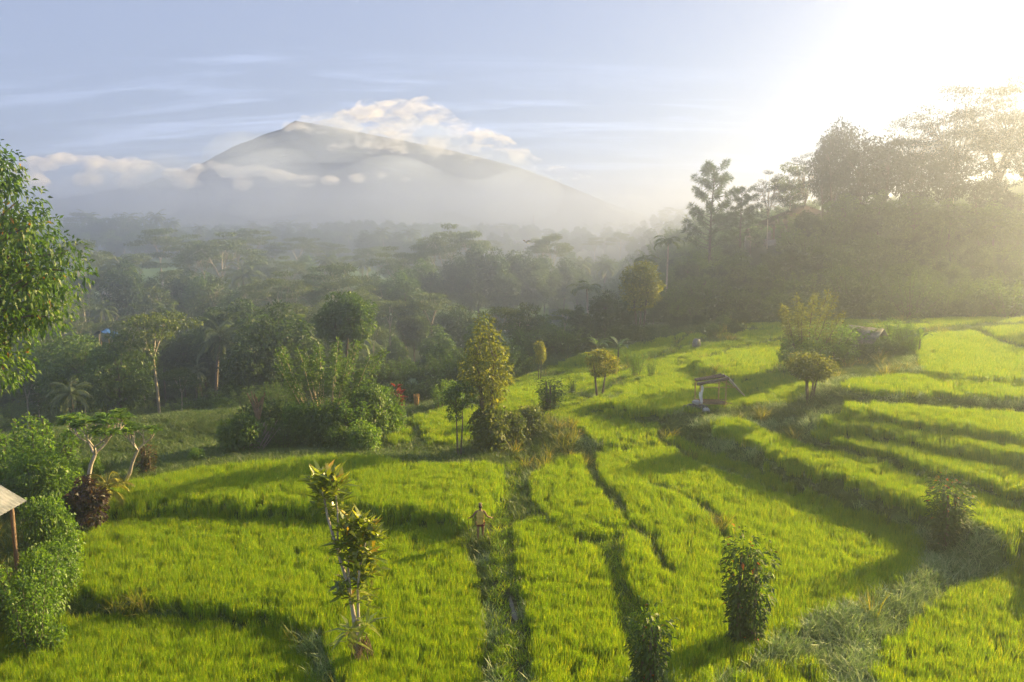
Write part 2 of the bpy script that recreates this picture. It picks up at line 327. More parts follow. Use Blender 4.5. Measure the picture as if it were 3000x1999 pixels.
# ------------------------------------------------------------------ volcano (outside the haze box)
def volcano():
    D = 2300.0
    cxp = 692; cx = (cxp - 1176.5) / FPX * D
    # right and left silhouettes: picture (x, y) -> radius, height
    def prof(pts):
        r = [abs((px - 1176.5) / FPX * D - cx) for px, py in pts]; h = [at_y(px, py, D)[2] for px, py in pts]; return np.array(r), np.array(h)
    rr, rh = prof([(692,278),(760,291),(830,305),(900,319),(1000,340),(1100,362),(1190,385),(1300,427),(1400,470),(1460,490),(1515,511),(1600,540),(1900,590)])
    lr, lh = prof([(692,278),(682,284),(660,299),(620,311),(590,325),(560,336),(490,372),(430,400),(350,425),(250,448),(100,470),(-200,500),(-600,560)])
    n = 260; th = np.linspace(0, 2 * np.pi, 181); rad = np.concatenate([[0], np.geomspace(8, 1900, n)])
    RR, TH = np.meshgrid(rad, th); ct = np.cos(TH)
    ang = 0.5 + 0.5 * ct; ang = ang * ang * (3 - 2 * ang)
    H = np.interp(RR, rr, rh) * ang + np.interp(RR, lr, lh) * (1 - ang)
    x_ = RR * ct; y_ = RR * np.sin(TH)
    gl = np.abs(np.sin(TH * 17 + 3 * fbm(RR / 300, TH * 3, 4)))
    gul = (0.55 * gl + 1.0 * (fbm(TH * 14, RR / 160, 6) - .5) * 1.6)
    side = 0.25 + 0.75 * np.abs(np.sin(TH))
    H = H - np.clip(RR / 200, 0, 1) * np.clip((H + 20) / 120, 0.1, 1) * (5 * gul * side + 26 * (fbm(x_ / 120, y_ / 60, 14, 6) - .5) * side) + 3 * (fbm(RR / 20, TH * 40, 2) - .5)
    H = np.maximum(H, -40)
    x = cx + RR * ct; y = D + RR * np.sin(TH) * 0.45
    V = np.stack([x, y, H], -1).reshape(-1, 3)
    me = mesh_from('mountain', V, [grid_faces(*RR.shape)], [rough_mat('forested_slope', (.035, .05, .03), (.06, .075, .045), scale=.03, bump=.6)], smooth=True)
    put('mountain', me, kind='structure', label='tall volcano rising behind the valley with its top in cloud')
    # distant foothills left and right, and the plain at the mountain's foot
    xs = np.linspace(-3200, 3200, 321); ys = np.linspace(1035, 2500, 40); XX, YY = np.meshgrid(xs, ys)
    ff = fbm(XX / 260, YY / 260, 11, 5); px = 1176.5 + FPX * XX / YY
    el = np.interp(px, [-800, -200, 100, 250, 420, 600, 900, 1300, 1500, 1580, 1700, 1900, 2500, 3200], [60, 50, 40, 60, 30, 6, -12, -12, 0, 24, 34, 45, 60, 70])
    ZZ = -22 + 26 * sstep(1035, 1500, YY) + (el + 30 * (ff - .5)) * sstep(1250, 1500, YY) * (1 - sstep(1650, 2100, YY))
    me = mesh_from('foothills', np.stack([XX, YY, ZZ], -1).reshape(-1, 3), [grid_faces(*XX.shape)], [rough_mat('foothill_forest', (.03, .045, .022), (.06, .08, .04), scale=.05, bump=.6)], smooth=True)
    put('foothills', me, kind='structure', label='low wooded foothills at the foot of the volcano')
volcano()
# ------------------------------------------------------------------ scattered ground cover
LIB = bpy.data.collections.new("library")        # sources of the scattered tufts, not linked to the scene
def lib_obj(name, me):
    o = bpy.data.objects.new(name, me); return o
def scatter(name, pts, rot, scl, idx, sources, label, seed=0):
    me = bpy.data.meshes.new(name); me.vertices.add(len(pts)); me.vertices.foreach_set('co', np.asarray(pts, np.float32).ravel())
    for nm, ty, val in (('s_rot', 'FLOAT_VECTOR', rot), ('s_scl', 'FLOAT_VECTOR', scl)):
        a = me.attributes.new(nm, ty, 'POINT'); a.data.foreach_set('vector', np.asarray(val, np.float32).ravel())
    a = me.attributes.new('s_idx', 'INT', 'POINT'); a.data.foreach_set('value', np.asarray(idx, np.int32))
    o = put(name, me, kind='stuff', label=label)
    c = bpy.data.collections.new(name + '_sources')
    for s in sources: c.objects.link(s)
    g = bpy.data.node_groups.new(name, 'GeometryNodeTree')
    g.interface.new_socket('Geometry', in_out='INPUT', socket_type='NodeSocketGeometry'); g.interface.new_socket('Geometry', in_out='OUTPUT', socket_type='NodeSocketGeometry')
    n = g.nodes.new; l = g.links.new
    gi = n('NodeGroupInput'); go = n('NodeGroupOutput'); m2p = n('GeometryNodeMeshToPoints'); l(gi.outputs[0], m2p.inputs[0])
    ci = n('GeometryNodeCollectionInfo'); ci.inputs['Collection'].default_value = c; ci.inputs['Separate Children'].default_value = True; ci.inputs['Reset Children'].default_value = True
    iop = n('GeometryNodeInstanceOnPoints'); l(m2p.outputs[0], iop.inputs['Points']); l(ci.outputs[0], iop.inputs['Instance']); iop.inputs['Pick Instance'].default_value = True
    def attr(nm, ty):
        q = n('GeometryNodeInputNamedAttribute'); q.data_type = ty; q.inputs['Name'].default_value = nm; return q.outputs[0]
    l(attr('s_idx', 'INT'), iop.inputs['Instance Index']); l(attr('s_rot', 'FLOAT_VECTOR'), iop.inputs['Rotation']); l(attr('s_scl', 'FLOAT_VECTOR'), iop.inputs['Scale'])
    l(iop.outputs[0], go.inputs[0])
    md = o.modifiers.new('scatter', 'NODES'); md.node_group = g
    return o
def tuft(name, seed, n, spread, h, wid, lean, bend, mat, hv=.35):
    r = np.random.default_rng(seed)
    a = r.uniform(0, 2 * np.pi, n); rad = spread * np.sqrt(r.uniform(0, 1, n)); bx, by = rad * np.cos(a), rad * np.sin(a)
    az = r.uniform(0, 2 * np.pi, n); ln = lean * r.uniform(.2, 1, n); H = h * (1 - hv + hv * 1.6 * r.uniform(0, 1, n)); bd = bend * r.uniform(.2, 1.2, n)
    dx, dy = np.cos(az), np.sin(az); f = r.uniform(0, 2 * np.pi, n); sx, sy = np.cos(f) * wid / 2, np.sin(f) * wid / 2
    V = np.zeros((n, 6, 3))
    for k, (t, ww) in enumerate(((0, .8), (.55, 1.0), (1, .08))):
        off = ln * H * t + bd * H * t * t; z = H * (t - .45 * bd * t * t)
        cx, cy_ = bx + dx * off, by + dy * off
        V[:, 2 * k] = np.stack([cx - sx * ww, cy_ - sy * ww, z], -1); V[:, 2 * k + 1] = np.stack([cx + sx * ww, cy_ + sy * ww, z], -1)
    b = np.arange(n)[:, None] * 6
    F = np.concatenate([b + np.array([0, 1, 3, 2]), b + np.array([2, 3, 5, 4])])
    rn = np.repeat(r.uniform(0, 1, n), 6)
    return lib_obj(name, mesh_from(name, V.reshape(-1, 3), [F], [mat], rnd=rn))
RICE = leaf_mat('rice_blade', [(0, (.105, .22, .006)), (.5, (.178, .315, .008)), (.85, (.275, .375, .012)), (1, (.37, .41, .03))], trans=(1.75, 1.55, .35), tfac=.5, gloss=.025)
BANK = leaf_mat('bank_grass', [(0, (.045, .10, .012)), (.6, (.08, .145, .018)), (1, (.17, .20, .04))], trans=(1.6, 1.5, .5), tfac=.42, gloss=.05)
PALE = leaf_mat('pale_weed', [(0, (.09, .18, .035)), (.55, (.18, .28, .075)), (1, (.36, .42, .22))], trans=(1.3, 1.3, .7), tfac=.35, gloss=.06, rough=.5)
STRAW = leaf_mat('tall_grass', [(0, (.10, .15, .015)), (.6, (.2, .22, .03)), (1, (.32, .26, .06))], trans=(1.6, 1.4, .4), tfac=.45)
rice_src = [tuft(f'rice_tuft_{i}', 10 + i, 64, .24, .57, .018, .13, .14, RICE, .24) for i in range(6)]
bank_src = [tuft(f'bank_tuft_{i}', 30 + i, 30, .26, .42, .022, .5, .7, BANK, .6) for i in range(4)]
weed_src = [tuft(f'weed_tuft_{i}', 50 + i, 34, .3, .42, .024, .5, 1.1, PALE, .5) for i in range(4)]
path_src = [tuft(f'path_tuft_{i}', 90 + i, 34, .26, .26, .02, .4, .5, RICE, .6) for i in range(3)]
tall_src = [tuft(f'tall_tuft_{i}', 70 + i, 30, .16, 1.05, .028, .3, .6, STRAW, .4) for i in range(3)]
def cover():
    r = np.random.default_rng(5)
    # candidates by distance band
    P = []
    for y0, y1, dens in ((14, 30, 19), (30, 45, 15), (45, 62, 10), (62, 95, 7)):
        x0, x1 = -0.72 * y1 - 6, 0.72 * y1 + 6
        n = int((x1 - x0) * (y1 - y0) * dens); P.append(np.stack([r.uniform(x0, x1, n), r.uniform(y0, y1, n)], -1))
    P = np.concatenate(P); x, y = P[:, 0], P[:, 1]; ok = (np.abs(x) < 0.69 * y + 5) & (x > -60) & (x < 74); x, y = x[ok], y[ok]
    lv = np.full(x.shape, -1)
    for k in reversed(range(len(polys))): lv[inside(polys[k][1], x, y)] = k
    bd = np.full(x.shape, 1e9)
    for L in bunds: bd = np.minimum(bd, dist_line(L, x, y))
    wob = .32 + .3 * (fbm(x / 1.3, y / 1.3, 41) - .5)
    lv = np.where(bd < wob, -1, lv)
    pth = np.zeros(x.shape, bool)
    for z, q in pathp: pth |= inside(q, x, y)
    z = ground(x, y)
    # sunk line between plots: rice heights vary in broad drifts
    hv = 0.84 + 0.28 * fbm(x / 5.0, y / 3.0, 21, 4) + .12 * (fbm(x / .8, y / .8, 5) - .5)
    grow = np.where(y > 60, 1.35, np.where(y > 45, 1.15, 1.0))
    mead = inside(np.array([(1110,900),(1250,845),(1340,812),(1420,795),(1560,765),(1700,742),(1850,735),(2480,722),(2480,735),(2250,738),(2100,752),(1900,852),(1850,925),(1640,945),(1560,965),(1300,960)], float), *to_px(x, y, z + .4)) & (y > 50)
    lush = (lv < 0) & mead & (bd > wob) & (fbm(x / 3.5, y / 3.5, 61) < .60)
    hv = np.where(lush, hv * .8, hv)
    ri = (lv >= 0) | lush
    def emit(name, m, src, s, label, tilt=.06):
        k = int(m.sum()); rot = np.stack([r.normal(0, tilt, k), r.normal(0, tilt, k), r.uniform(0, 6.283, k)], -1)
        s = s[m] * r.uniform(.9, 1.1, k); sc = np.stack([grow[m], grow[m], s], -1)
        scatter(name, np.stack([x[m], y[m], z[m] - .02], -1), rot, sc, r.integers(0, len(src), k), src, label)
    ri &= np.hypot((x + 1.37), (y - 33.2) * .6) > .75
    emit('rice_crop', ri, rice_src, hv, 'young green rice growing on the terraces')
    wd = np.full(x.shape, 1e9)
    for L in weed_line: wd = np.minimum(wd, dist_line(L, x, y))
    wz = (~ri) & (wd < 1.5 + .8 * (fbm(x, y, 4) - .5)) & (y < 46)
    patch = (~ri) & (~pth) & inside(np.array([at_z(*q, -.8)[:2] for q in [(620,1380),(700,1395),(770,1430),(800,1568),(810,1700),(740,1700),(720,1540),(650,1430)]]), x, y)
    pale2 = (~ri) & (~pth) & ~((x < 1) & (y > 41)) & (fbm(x / 2.4, y / 2.4, 31) > .58)
    wz |= pale2 & (y < 60) | patch & (r.uniform(0, 1, x.shape) < .5)
    emit('pale_weeds', wz, weed_src, .8 + .9 * fbm(x / 1.2, y / 1.2, 9), 'pale arching weeds on the ridges between plots', .2)
    dt = dist_line(ditch, x, y)
    bk = (~ri) & (~wz) & (~(pth & (dt < .08 + .5 * fbm(x / .7, y / .7, 51)))) & (np.hypot(x + 1.35, y - 33.6) > .35)
    strip = inside(np.array([at_z(*q, .2)[:2] for q in [(1340,1225),(1445,1190),(1476,1358),(1520,1431),(1560,1530),(1600,1700),(1440,1700),(1400,1400)]]), x, y)
    light = bk & (pth | strip) & (r.uniform(0, 1, x.shape) < .8)
    emit('path_grass', light, path_src, .6 + .9 * fbm(x / .9, y / .9, 19), 'short bright grass growing over the paths between plots', .2)
    bk &= ~light
    s = (.40 + .9 * fbm(x / 1.6, y / 1.6, 13)) * np.where(pth, .7, 1.0)
    emit('bank_grass', bk, bank_src, s, 'darker grass covering the terrace banks and paths', .2)
    tl = (~ri) & (~pth) & ~((x < 0) & (y > 41)) & (fbm(x / 1.7, y / 1.7, 77) > .62) & (r.uniform(0, 1, x.shape) < .12) & (np.hypot(x + 1.4, y - 33.2) > 3.5)
    emit('tall_grass', tl, tall_src, .6 + .8 * fbm(x, y, 3), 'yellowing tall grass standing on the banks', .15)
cover()
# ------------------------------------------------------------------ plant builders
class Geo:
    def __init__(s): s.V = []; s.F = []; s.rn = []; s.mi = []; s.n = 0
    def add(s, V, F, rn=.5, mi=0):
        V = np.asarray(V, float).reshape(-1, 3); F = np.asarray(F, int)
        s.V.append(V); s.F.append(F + s.n); s.n += len(V)
        s.rn.append(np.broadcast_to(np.asarray(rn, float), (len(V),)).copy()); s.mi.append(np.full(len(F), mi))
    def mesh(s, name, mats, smooth=False):
        return mesh_from(name, np.concatenate(s.V), s.F, mats, rnd=np.concatenate(s.rn), fmat=np.concatenate(s.mi), smooth=smooth)
def nrm(a): return a / (np.linalg.norm(a, axis=-1, keepdims=True) + 1e-9)
def leaves(g, c, d, up, L, W, rn, mi=0, fold=.25, droop=.15):
    n = len(c); d = nrm(d); s = nrm(np.cross(d, up)); u = np.cross(s, d)
    L = np.broadcast_to(L, (n,))[:, None]; W = np.broadcast_to(W, (n,))[:, None]
    V = np.stack([c, c + d * L * .45 - s * W / 2 + u * W * fold, c + d * L - np.array([0, 0, 1.]) * L * droop, c + d * L * .45 + s * W / 2 + u * W * fold], 1)
    g.add(V, (np.arange(n)[:, None] * 4 + np.array([0, 3, 2, 1])), np.repeat(rn, 4), mi)
def tube(g, P, rad, sides=6, mi=0):
    P = np.asarray(P, float); n = len(P); rad = np.broadcast_to(rad, (n,))
    t = nrm(np.gradient(P, axis=0)); a = np.array([0.31, 0.83, 0.12]); s = nrm(np.cross(t, a)); b = np.cross(t, s)
    th = np.linspace(0, 2 * np.pi, sides, endpoint=False)
    V = P[:, None] + rad[:, None, None] * (np.cos(th)[None, :, None] * s[:, None] + np.sin(th)[None, :, None] * b[:, None])
    i = np.arange(n * sides).reshape(n, sides); j = np.roll(i, -1, 1)
    F = np.stack([i[:-1], j[:-1], j[1:], i[1:]], -1).reshape(-1, 4)
    g.add(V, F, .5, mi)
def limb(r, a, b, k=6, wob=.08, lift=.0):
    a, b = np.asarray(a, float), np.asarray(b, float); t = np.linspace(0, 1, k)[:, None]; L = np.linalg.norm(b - a)
    w_ = np.cumsum(r.normal(0, wob * L / k, (k, 3)), 0); w_ -= t * w_[-1]
    return a + (b - a) * t + w_ + np.array([0, 0, 1.]) * lift * L * np.sin(np.pi * t)
def rdir(r, n): return nrm(r.normal(0, 1, (n, 3)))
def clump(r, g, c, rad, n, L, W, droop=.25, outb=.8, base=.0, mi=0, hue=.5):
    u = rdir(r, n); rr = r.uniform(.12, 1, n) ** (1 / 2.4)
    p = np.asarray(c) + u * rr[:, None] * np.asarray(rad)
    d = u * outb + rdir(r, n) * .7 + np.array([0, 0, -droop]); up = np.array([0, 0, 1.]) + rdir(r, n) * .75 + u * .3
    leaves(g, p, d, up, L * r.uniform(.65, 1.2, n), W * r.uniform(.7, 1.15, n), np.clip(hue + r.normal(0, .2, n), 0, 1), mi)

BARK = rough_mat('bark', (.07, .055, .04), (.16, .13, .10), 5, stretch=(3, 3, .6))
PALEBARK = rough_mat('pale_bark', (.28, .24, .19), (.5, .45, .38), 5, stretch=(3, 3, .6))
DEAD = rough_mat('dead_wood', (.14, .09, .055), (.32, .22, .14), 6, stretch=(3, 3, .6))
def LM(name, dark, mid, light, **k): return leaf_mat(name, [(0, dark), (.55, mid), (1, light)], **k)
L_DARK = LM('leaf_dark', (0.027, 0.053, 0.015), (0.053, 0.098, 0.024), (0.112, 0.165, 0.045))
L_SIL = LM('leaf_silhouette', (.014, .024, .008), (.03, .045, .014), (.055, .07, .022), tfac=.12, gloss=.02)  # leaf colour darkened so crest crowns read as silhouettes against the glare
L_MID = LM('leaf_mid', (0.045, 0.090, 0.015), (0.083, 0.150, 0.024), (0.165, 0.240, 0.045))
L_GOLD = LM('leaf_golden', (0.090, 0.120, 0.015), (0.165, 0.210, 0.027), (0.300, 0.300, 0.045), trans=(1.7, 1.5, .4), tfac=.5)
L_BRIGHT = LM('leaf_bright', (0.075, 0.150, 0.018), (0.128, 0.240, 0.030), (0.240, 0.330, 0.045), trans=(1.6, 1.6, .4), tfac=.48)
L_UMB = LM('leaf_feathery', (0.045, 0.075, 0.021), (0.090, 0.128, 0.036), (0.165, 0.195, 0.060))
L_PALM = LM('palm_leaf', (0.053, 0.090, 0.018), (0.105, 0.150, 0.030), (0.240, 0.255, 0.075), gloss=.07, rough=.45)
L_BAN = LM('banana_leaf', (.05, .10, .02), (.08, .15, .03), (.13, .2, .04), gloss=.07, rough=.45)
L_NEAR = leaf_mat('leaf_glossy', [(0, (.035, .08, .011)), (.5, (.07, .14, .015)), (.86, (.14, .21, .025)), (.93, (.22, .2, .02)), (1, (.35, .15, .02))], gloss=.025, rough=.5, objvar=0)
L_PIL = leaf_mat('leaf_reddening', [(0, (.03, .065, .010)), (.5, (.055, .11, .014)), (.8, (.10, .16, .02)), (.9, (.25, .12, .02)), (1, (.40, .10, .03))], gloss=.025, rough=.5, objvar=0)
L_RED = LM('leaf_crimson', (.10, .012, .016), (.17, .02, .025), (.25, .05, .04))
L_YEL = LM('leaf_yellow_tip', (.16, .16, .015), (.26, .24, .02), (.36, .30, .04), tfac=.5)

def fin(gt, gc, nm, bark, leaf, extra=()):
    out = []
    if gt is not None: out.append(('trunk', gt.mesh(nm + '_trunk', [bark], True)))
    if gc is not None: out.append(('crown', gc.mesh(nm + '_crown', leaf if isinstance(leaf, list) else [leaf])))
    return out + list(extra)
def broadleaf(nm, seed, H=10., cr=3.2, cb=.3, ncl=26, nl=230, L=.34, W=.17, tr=.17, stems=1, taper=0., leaf=L_MID, bark=BARK, cs=1.0, droop=.3, hue=.5, flat=1.0):
    r = np.random.default_rng(seed); gt, gc = Geo(), Geo(); cs_pts = []
    zc = H * (1 + cb) / 2; hh = H * (1 - cb) / 2 * .86; tries = 0
    while len(cs_pts) < ncl and tries < 4000:
        tries += 1; u = rdir(r, 1)[0] * r.uniform(.35, 1) ** (1 / 2); zz = u[2]
        rad = cr * .8 * (1 - taper * max(zz, 0)) * (.62 + .72 * float(fbm(np.array(math.atan2(u[1], u[0]) * 1.1 + seed * 3.7), np.array(zz * 1.6 + seed), 5, 2))); p = np.array([u[0] * rad, u[1] * rad, zc + zz * hh])
        if all(np.linalg.norm(p - q) > cr * .30 for q in cs_pts) or tries > 1500: cs_pts.append(p)
    st = []
    for k in range(stems):
        a = 6.283 * k / stems + r.uniform(0, 1); off = .18 * cr * (stems > 1)
        top = np.array([math.cos(a) * off * 1.8, math.sin(a) * off * 1.8, H * (.35 + .35 * (1 - cb) + .2 * cb)])
        P = limb(r, (math.cos(a) * off * .35, math.sin(a) * off * .35, -.4), top, 8, .05); st.append(P)
        tube(gt, P, np.linspace(tr, tr * .35, 8), 7)
    for p in cs_pts:
        P = st[int(np.argmin([np.linalg.norm(q[-1] - p) for q in st]))]; k = int(np.clip(np.searchsorted(P[:, 2], p[2] - .35 * cr), 2, 7))
        tube(gt, limb(r, P[k], p, 5, .12, .06), np.linspace(tr * .34, tr * .08, 5), 4)
        s = r.uniform(.75, 1.3) * cs; R0 = cr * .30 * s
        clump(r, gc, p, (R0 * 1.15, R0 * 1.15, R0 * .8 * flat), int(nl * s * s), L, W, droop, hue=np.clip(hue + r.normal(0, .10), 0, 1))
    return fin(gt, gc, nm, bark, leaf), H
def umbrella(nm, seed, H=10., spread=4., fork=.5, npad=18, nl=210, L=.26, W=.12, tr=.13, padr=1.15, dome=.22, leaf=L_UMB, bark=PALEBARK, forks=4, low=.0, flat=.22):
    r = np.random.default_rng(seed); gt, gc = Geo(), Geo()
    lean = r.normal(0, .25, 2); F0 = np.array([lean[0], lean[1], H * fork])
    tube(gt, limb(r, (0, 0, -.5), F0, 8, .03), np.linspace(tr, tr * .72, 8), 7)
    mains = []
    for k in range(forks):
        a = 6.283 * (k + r.uniform(-.25, .25)) / forks; q = F0 + np.array([math.cos(a) * spread * .38, math.sin(a) * spread * .38, H * (1 - fork) * r.uniform(.5, .72)])
        P = limb(r, F0, q, 6, .08, .0); tube(gt, P, np.linspace(tr * .6, tr * .3, 6), 5); mains.append(P)
    for k in range(npad):
        rad = spread * math.sqrt((k + .5) / npad) * r.uniform(.85, 1.1); a = k * 2.39996 + r.uniform(-.3, .3)
        z = H * (1 - dome * (rad / spread) ** 2 - r.uniform(0, .10 + low * r.uniform(0, 1)))
        p = np.array([math.cos(a) * rad + lean[0], math.sin(a) * rad + lean[1], z])
        P = min(mains, key=lambda q: np.linalg.norm(q[-1, :2] - p[:2])); tube(gt, limb(r, P[r.integers(2, 6)], p - (0, 0, .1), 6, .10, .05), np.linspace(tr * .26, tr * .06, 6), 4)
        s = r.uniform(.7, 1.25) * padr
        clump(r, gc, p, (s * 1.15, s * 1.15, s * flat), int(nl * s * s / padr ** 1.2), L, W, .15, .6, hue=r.uniform(.35, .65))
    return fin(gt, gc, nm, bark, leaf), H
def frond(g, r, o, az, e0, L, n=22, ll=.75, lw=.06, curl=2.0, hue=.5, mi=0):
    t = np.linspace(0, 1, n); e = e0 - curl * t ** 1.5; ds = L / n
    h = np.cumsum(np.cos(e) * ds); z = np.cumsum(np.sin(e) * ds); ca, sa = math.cos(az), math.sin(az)
    P = np.stack([o[0] + ca * h, o[1] + sa * h, o[2] + z], -1); T = np.stack([ca * np.cos(e), sa * np.cos(e), np.sin(e)], -1)
    tube(g, P, np.linspace(.035, .008, n), 3, mi)
    S = np.array([-sa, ca, 0.])
    for sg in (-1, 1):
        k = np.arange(2, n); ln = ll * np.sin(np.pi * (.12 + .84 * t[k])) * r.uniform(.85, 1.1, len(k))
        for q in (0, .5):
            d = S * sg * .8 + T[k] * .55 + np.array([0, 0, -1.]) * r.uniform(.25, .65, len(k))[:, None]
            leaves(g, P[k] - T[k] * ds * q, d, np.array([0, 0, 1.]) + T[k] * .2 + rdir(r, len(k)) * .15, ln, lw, np.clip(hue + r.normal(0, .15, len(k)), 0, 1), mi, .1, .15)
def palm(nm, seed, H=10., nf=20, FL=3.2, lean=.8, tr=.14, e_lo=-.5, e_hi=1.35, ll=.75, curl=1.7, nn=24, leaf=L_PALM, coco=True):
    r = np.random.default_rng(seed); gt, gc = Geo(), Geo(); a = r.uniform(0, 6.28)
    t = np.linspace(0, 1, 12); P = np.stack([math.cos(a) * lean * t ** 1.8, math.sin(a) * lean * t ** 1.8, -.4 + t * (H - FL * .62 + .4)], -1)
    rad = np.linspace(tr * 1.25, tr * .75, 12); rad[0] *= 1.4; tube(gt, P, rad, 8)
    top = P[-1]
    for k in range(nf):
        q = k / nf; e = e_hi - (e_hi - e_lo) * q ** .9; frond(gc, r, top, k * 2.39996 + r.uniform(-.2, .2), e, FL * r.uniform(.85, 1.1), nn, ll, .07 * ll / .75 + .01, curl * r.uniform(.8, 1.15), hue=.35 + .4 * (q > .75) * r.uniform(0, 1) + r.uniform(0, .15))
    ex = []
    if coco == 'fruit':
        for k in range(7):
            th = r.uniform(0, 6.28); ic = bmesh.new(); bmesh.ops.create_icosphere(ic, subdivisions=1, radius=.13)
            Vv = np.array([v.co[:] for v in ic.verts]) + top + np.array([math.cos(th) * .28, math.sin(th) * .28, -.18 - r.uniform(0, .25)]); Ff = np.array([[v.index for v in f.verts] for f in ic.faces]); ic.free(); gf = Geo(); gf.add(Vv, Ff); ex.append(('coconut', gf.mesh(nm + '_coconut', [DEAD], True)))
    return fin(gt, gc, nm, PALEBARK if not coco else rough_mat(nm + '_bark', (.16, .12, .09), (.34, .28, .22), 4, stretch=(1, 1, 6)), leaf, ex), H
def banana(nm, seed, H=4., nl=8, leaf=L_BAN):
    r = np.random.default_rng(seed); gt = Geo(); tube(gt, limb(r, (0, 0, -.3), (.1, 0, H * .5), 6, .03), np.linspace(.16, .09, 6), 8)
    ex = []
    for k in range(nl):
        g = Geo(); az = k * 2.4 + r.uniform(-.3, .3); e0 = 1.35 - .9 * k / nl; L = H * .62 * r.uniform(.8, 1.1); m = 14; t = np.linspace(0, 1, m); e = e0 - 1.7 * t ** 1.7 * r.uniform(.7, 1.2)
        h = np.cumsum(np.cos(e)) * L / m; z = np.cumsum(np.sin(e)) * L / m; ca, sa = math.cos(az), math.sin(az)
        C = np.stack([.1 + ca * h, sa * h, H * .48 + z], -1); wd = H * .085 * np.sin(np.pi * np.clip(.04 + .93 * (t - .15) / .85, 0.02, 1)) * r.uniform(.85, 1.1, m)
        S = np.array([-sa, ca, 0.]); up = np.stack([-ca * np.sin(e), -sa * np.sin(e), np.cos(e)], -1)
        Vl = C + S * wd[:, None] + up * wd[:, None] * .35; Vr = C - S * wd[:, None] + up * wd[:, None] * .35
        V = np.stack([Vl, C, Vr], 1).reshape(-1, 3); i = np.arange(m - 1)[:, None] * 3
        F = np.concatenate([i + np.array([0, 1, 4, 3]), i + np.array([1, 2, 5, 4])]); g.add(V, F, r.uniform(.2, .9)); ex.append(('leaf', g.mesh(f'{nm}_leaf_{k}', [leaf], True)))
    return [('stem', gt.mesh(nm + '_stem', [BARK_GREEN], True))] + ex, H
BARK_GREEN = rough_mat('green_stem', (.07, .10, .03), (.16, .17, .07), 5, stretch=(3, 3, .6))
def sprays(nm, seed, H=4., nst=14, ang=.45, base=.25, n=130, L=.22, W=.09, tr=.03, start=.3, leaf=L_BRIGHT, bark=BARK, lr=.34, hue=.5, low=0):
    """many straight shoots leaving one stool, leafy along their upper part"""
    r = np.random.default_rng(seed); gt, gc = Geo(), Geo()
    for k in range(nst):
        az = k * 2.4 + r.uniform(-.4, .4); a = ang * math.sqrt((k + .4) / nst) * r.uniform(.75, 1.2); LL = H * r.uniform(.72, 1.0) / max(.5, math.cos(a * .6))
        p0 = np.array([math.cos(az) * base * r.uniform(0, 1), math.sin(az) * base * r.uniform(0, 1), -.2]); p1 = p0 + LL * np.array([math.sin(a) * math.cos(az), math.sin(a) * math.sin(az), math.cos(a)])
        P = limb(r, p0, p1, 8, .05); tube(gt, P, np.linspace(tr, tr * .3, 8), 5)
        t = start + (1 - start) * r.uniform(0, 1, n) ** .8; q = t * 7; i = np.clip(q.astype(int), 0, 6); c = P[i] + (P[i + 1] - P[i]) * (q - i)[:, None]
        u = rdir(r, n); u[:, 2] *= .5; c = c + u * (r.uniform(0, 1, n) ** .7 * lr * (1.25 - t))[:, None]
        leaves(gc, c, u + np.array([0, 0, .15]) + rdir(r, n) * .5, np.array([0, 0, 1.]) + rdir(r, n) * .6, L * r.uniform(.6, 1.15, n), W * r.uniform(.7, 1.1, n), np.clip(hue + r.normal(0, .16, n) + .25 * (t - .6), 0, 1), 0)
    for k in range(low):
        a = r.uniform(0, 6.28); rr = r.uniform(.2, .45) * H; clump(r, gc, (math.cos(a) * rr * .7, math.sin(a) * rr * .7, H * r.uniform(.08, .3)), (H * .2, H * .2, H * .15), n, L, W, .2, hue=hue)
    return [('stems', gt.mesh(nm + '_stems', [bark], True)), ('crown', gc.mesh(nm + '_crown', [leaf]))], H
def bush(nm, seed, H=2.5, cr=1.5, ncl=14, nl=190, L=.24, W=.11, leaf=L_MID, hue=.5, stems=5):
    r = np.random.default_rng(seed); gt, gc = Geo(), Geo()
    for k in range(ncl):
        a = k * 2.4; rr = cr * .72 * math.sqrt((k + .3) / ncl); z = H * (.82 - .5 * (rr / cr) ** 2) * r.uniform(.6, 1.0)
        p = np.array([math.cos(a) * rr, math.sin(a) * rr, z]); s = r.uniform(.8, 1.25) * cr * .36
        if k < stems * 2: tube(gt, limb(r, (p[0] * .12, p[1] * .12, -.2), p, 5, .1), np.linspace(.05, .015, 5) * H / 2.5, 5)
        clump(r, gc, p, (s, s, s * .85), int(nl), L, W, .2, hue=np.clip(hue + r.normal(0, .1), 0, 1))
        clump(r, gc, p * np.array([1, 1, .45]), (s, s, s), int(nl * .5), L, W, .2, hue=hue)
    return [('stems', gt.mesh(nm + '_stems', [BARK], True)), ('crown', gc.mesh(nm + '_crown', [leaf]))], H
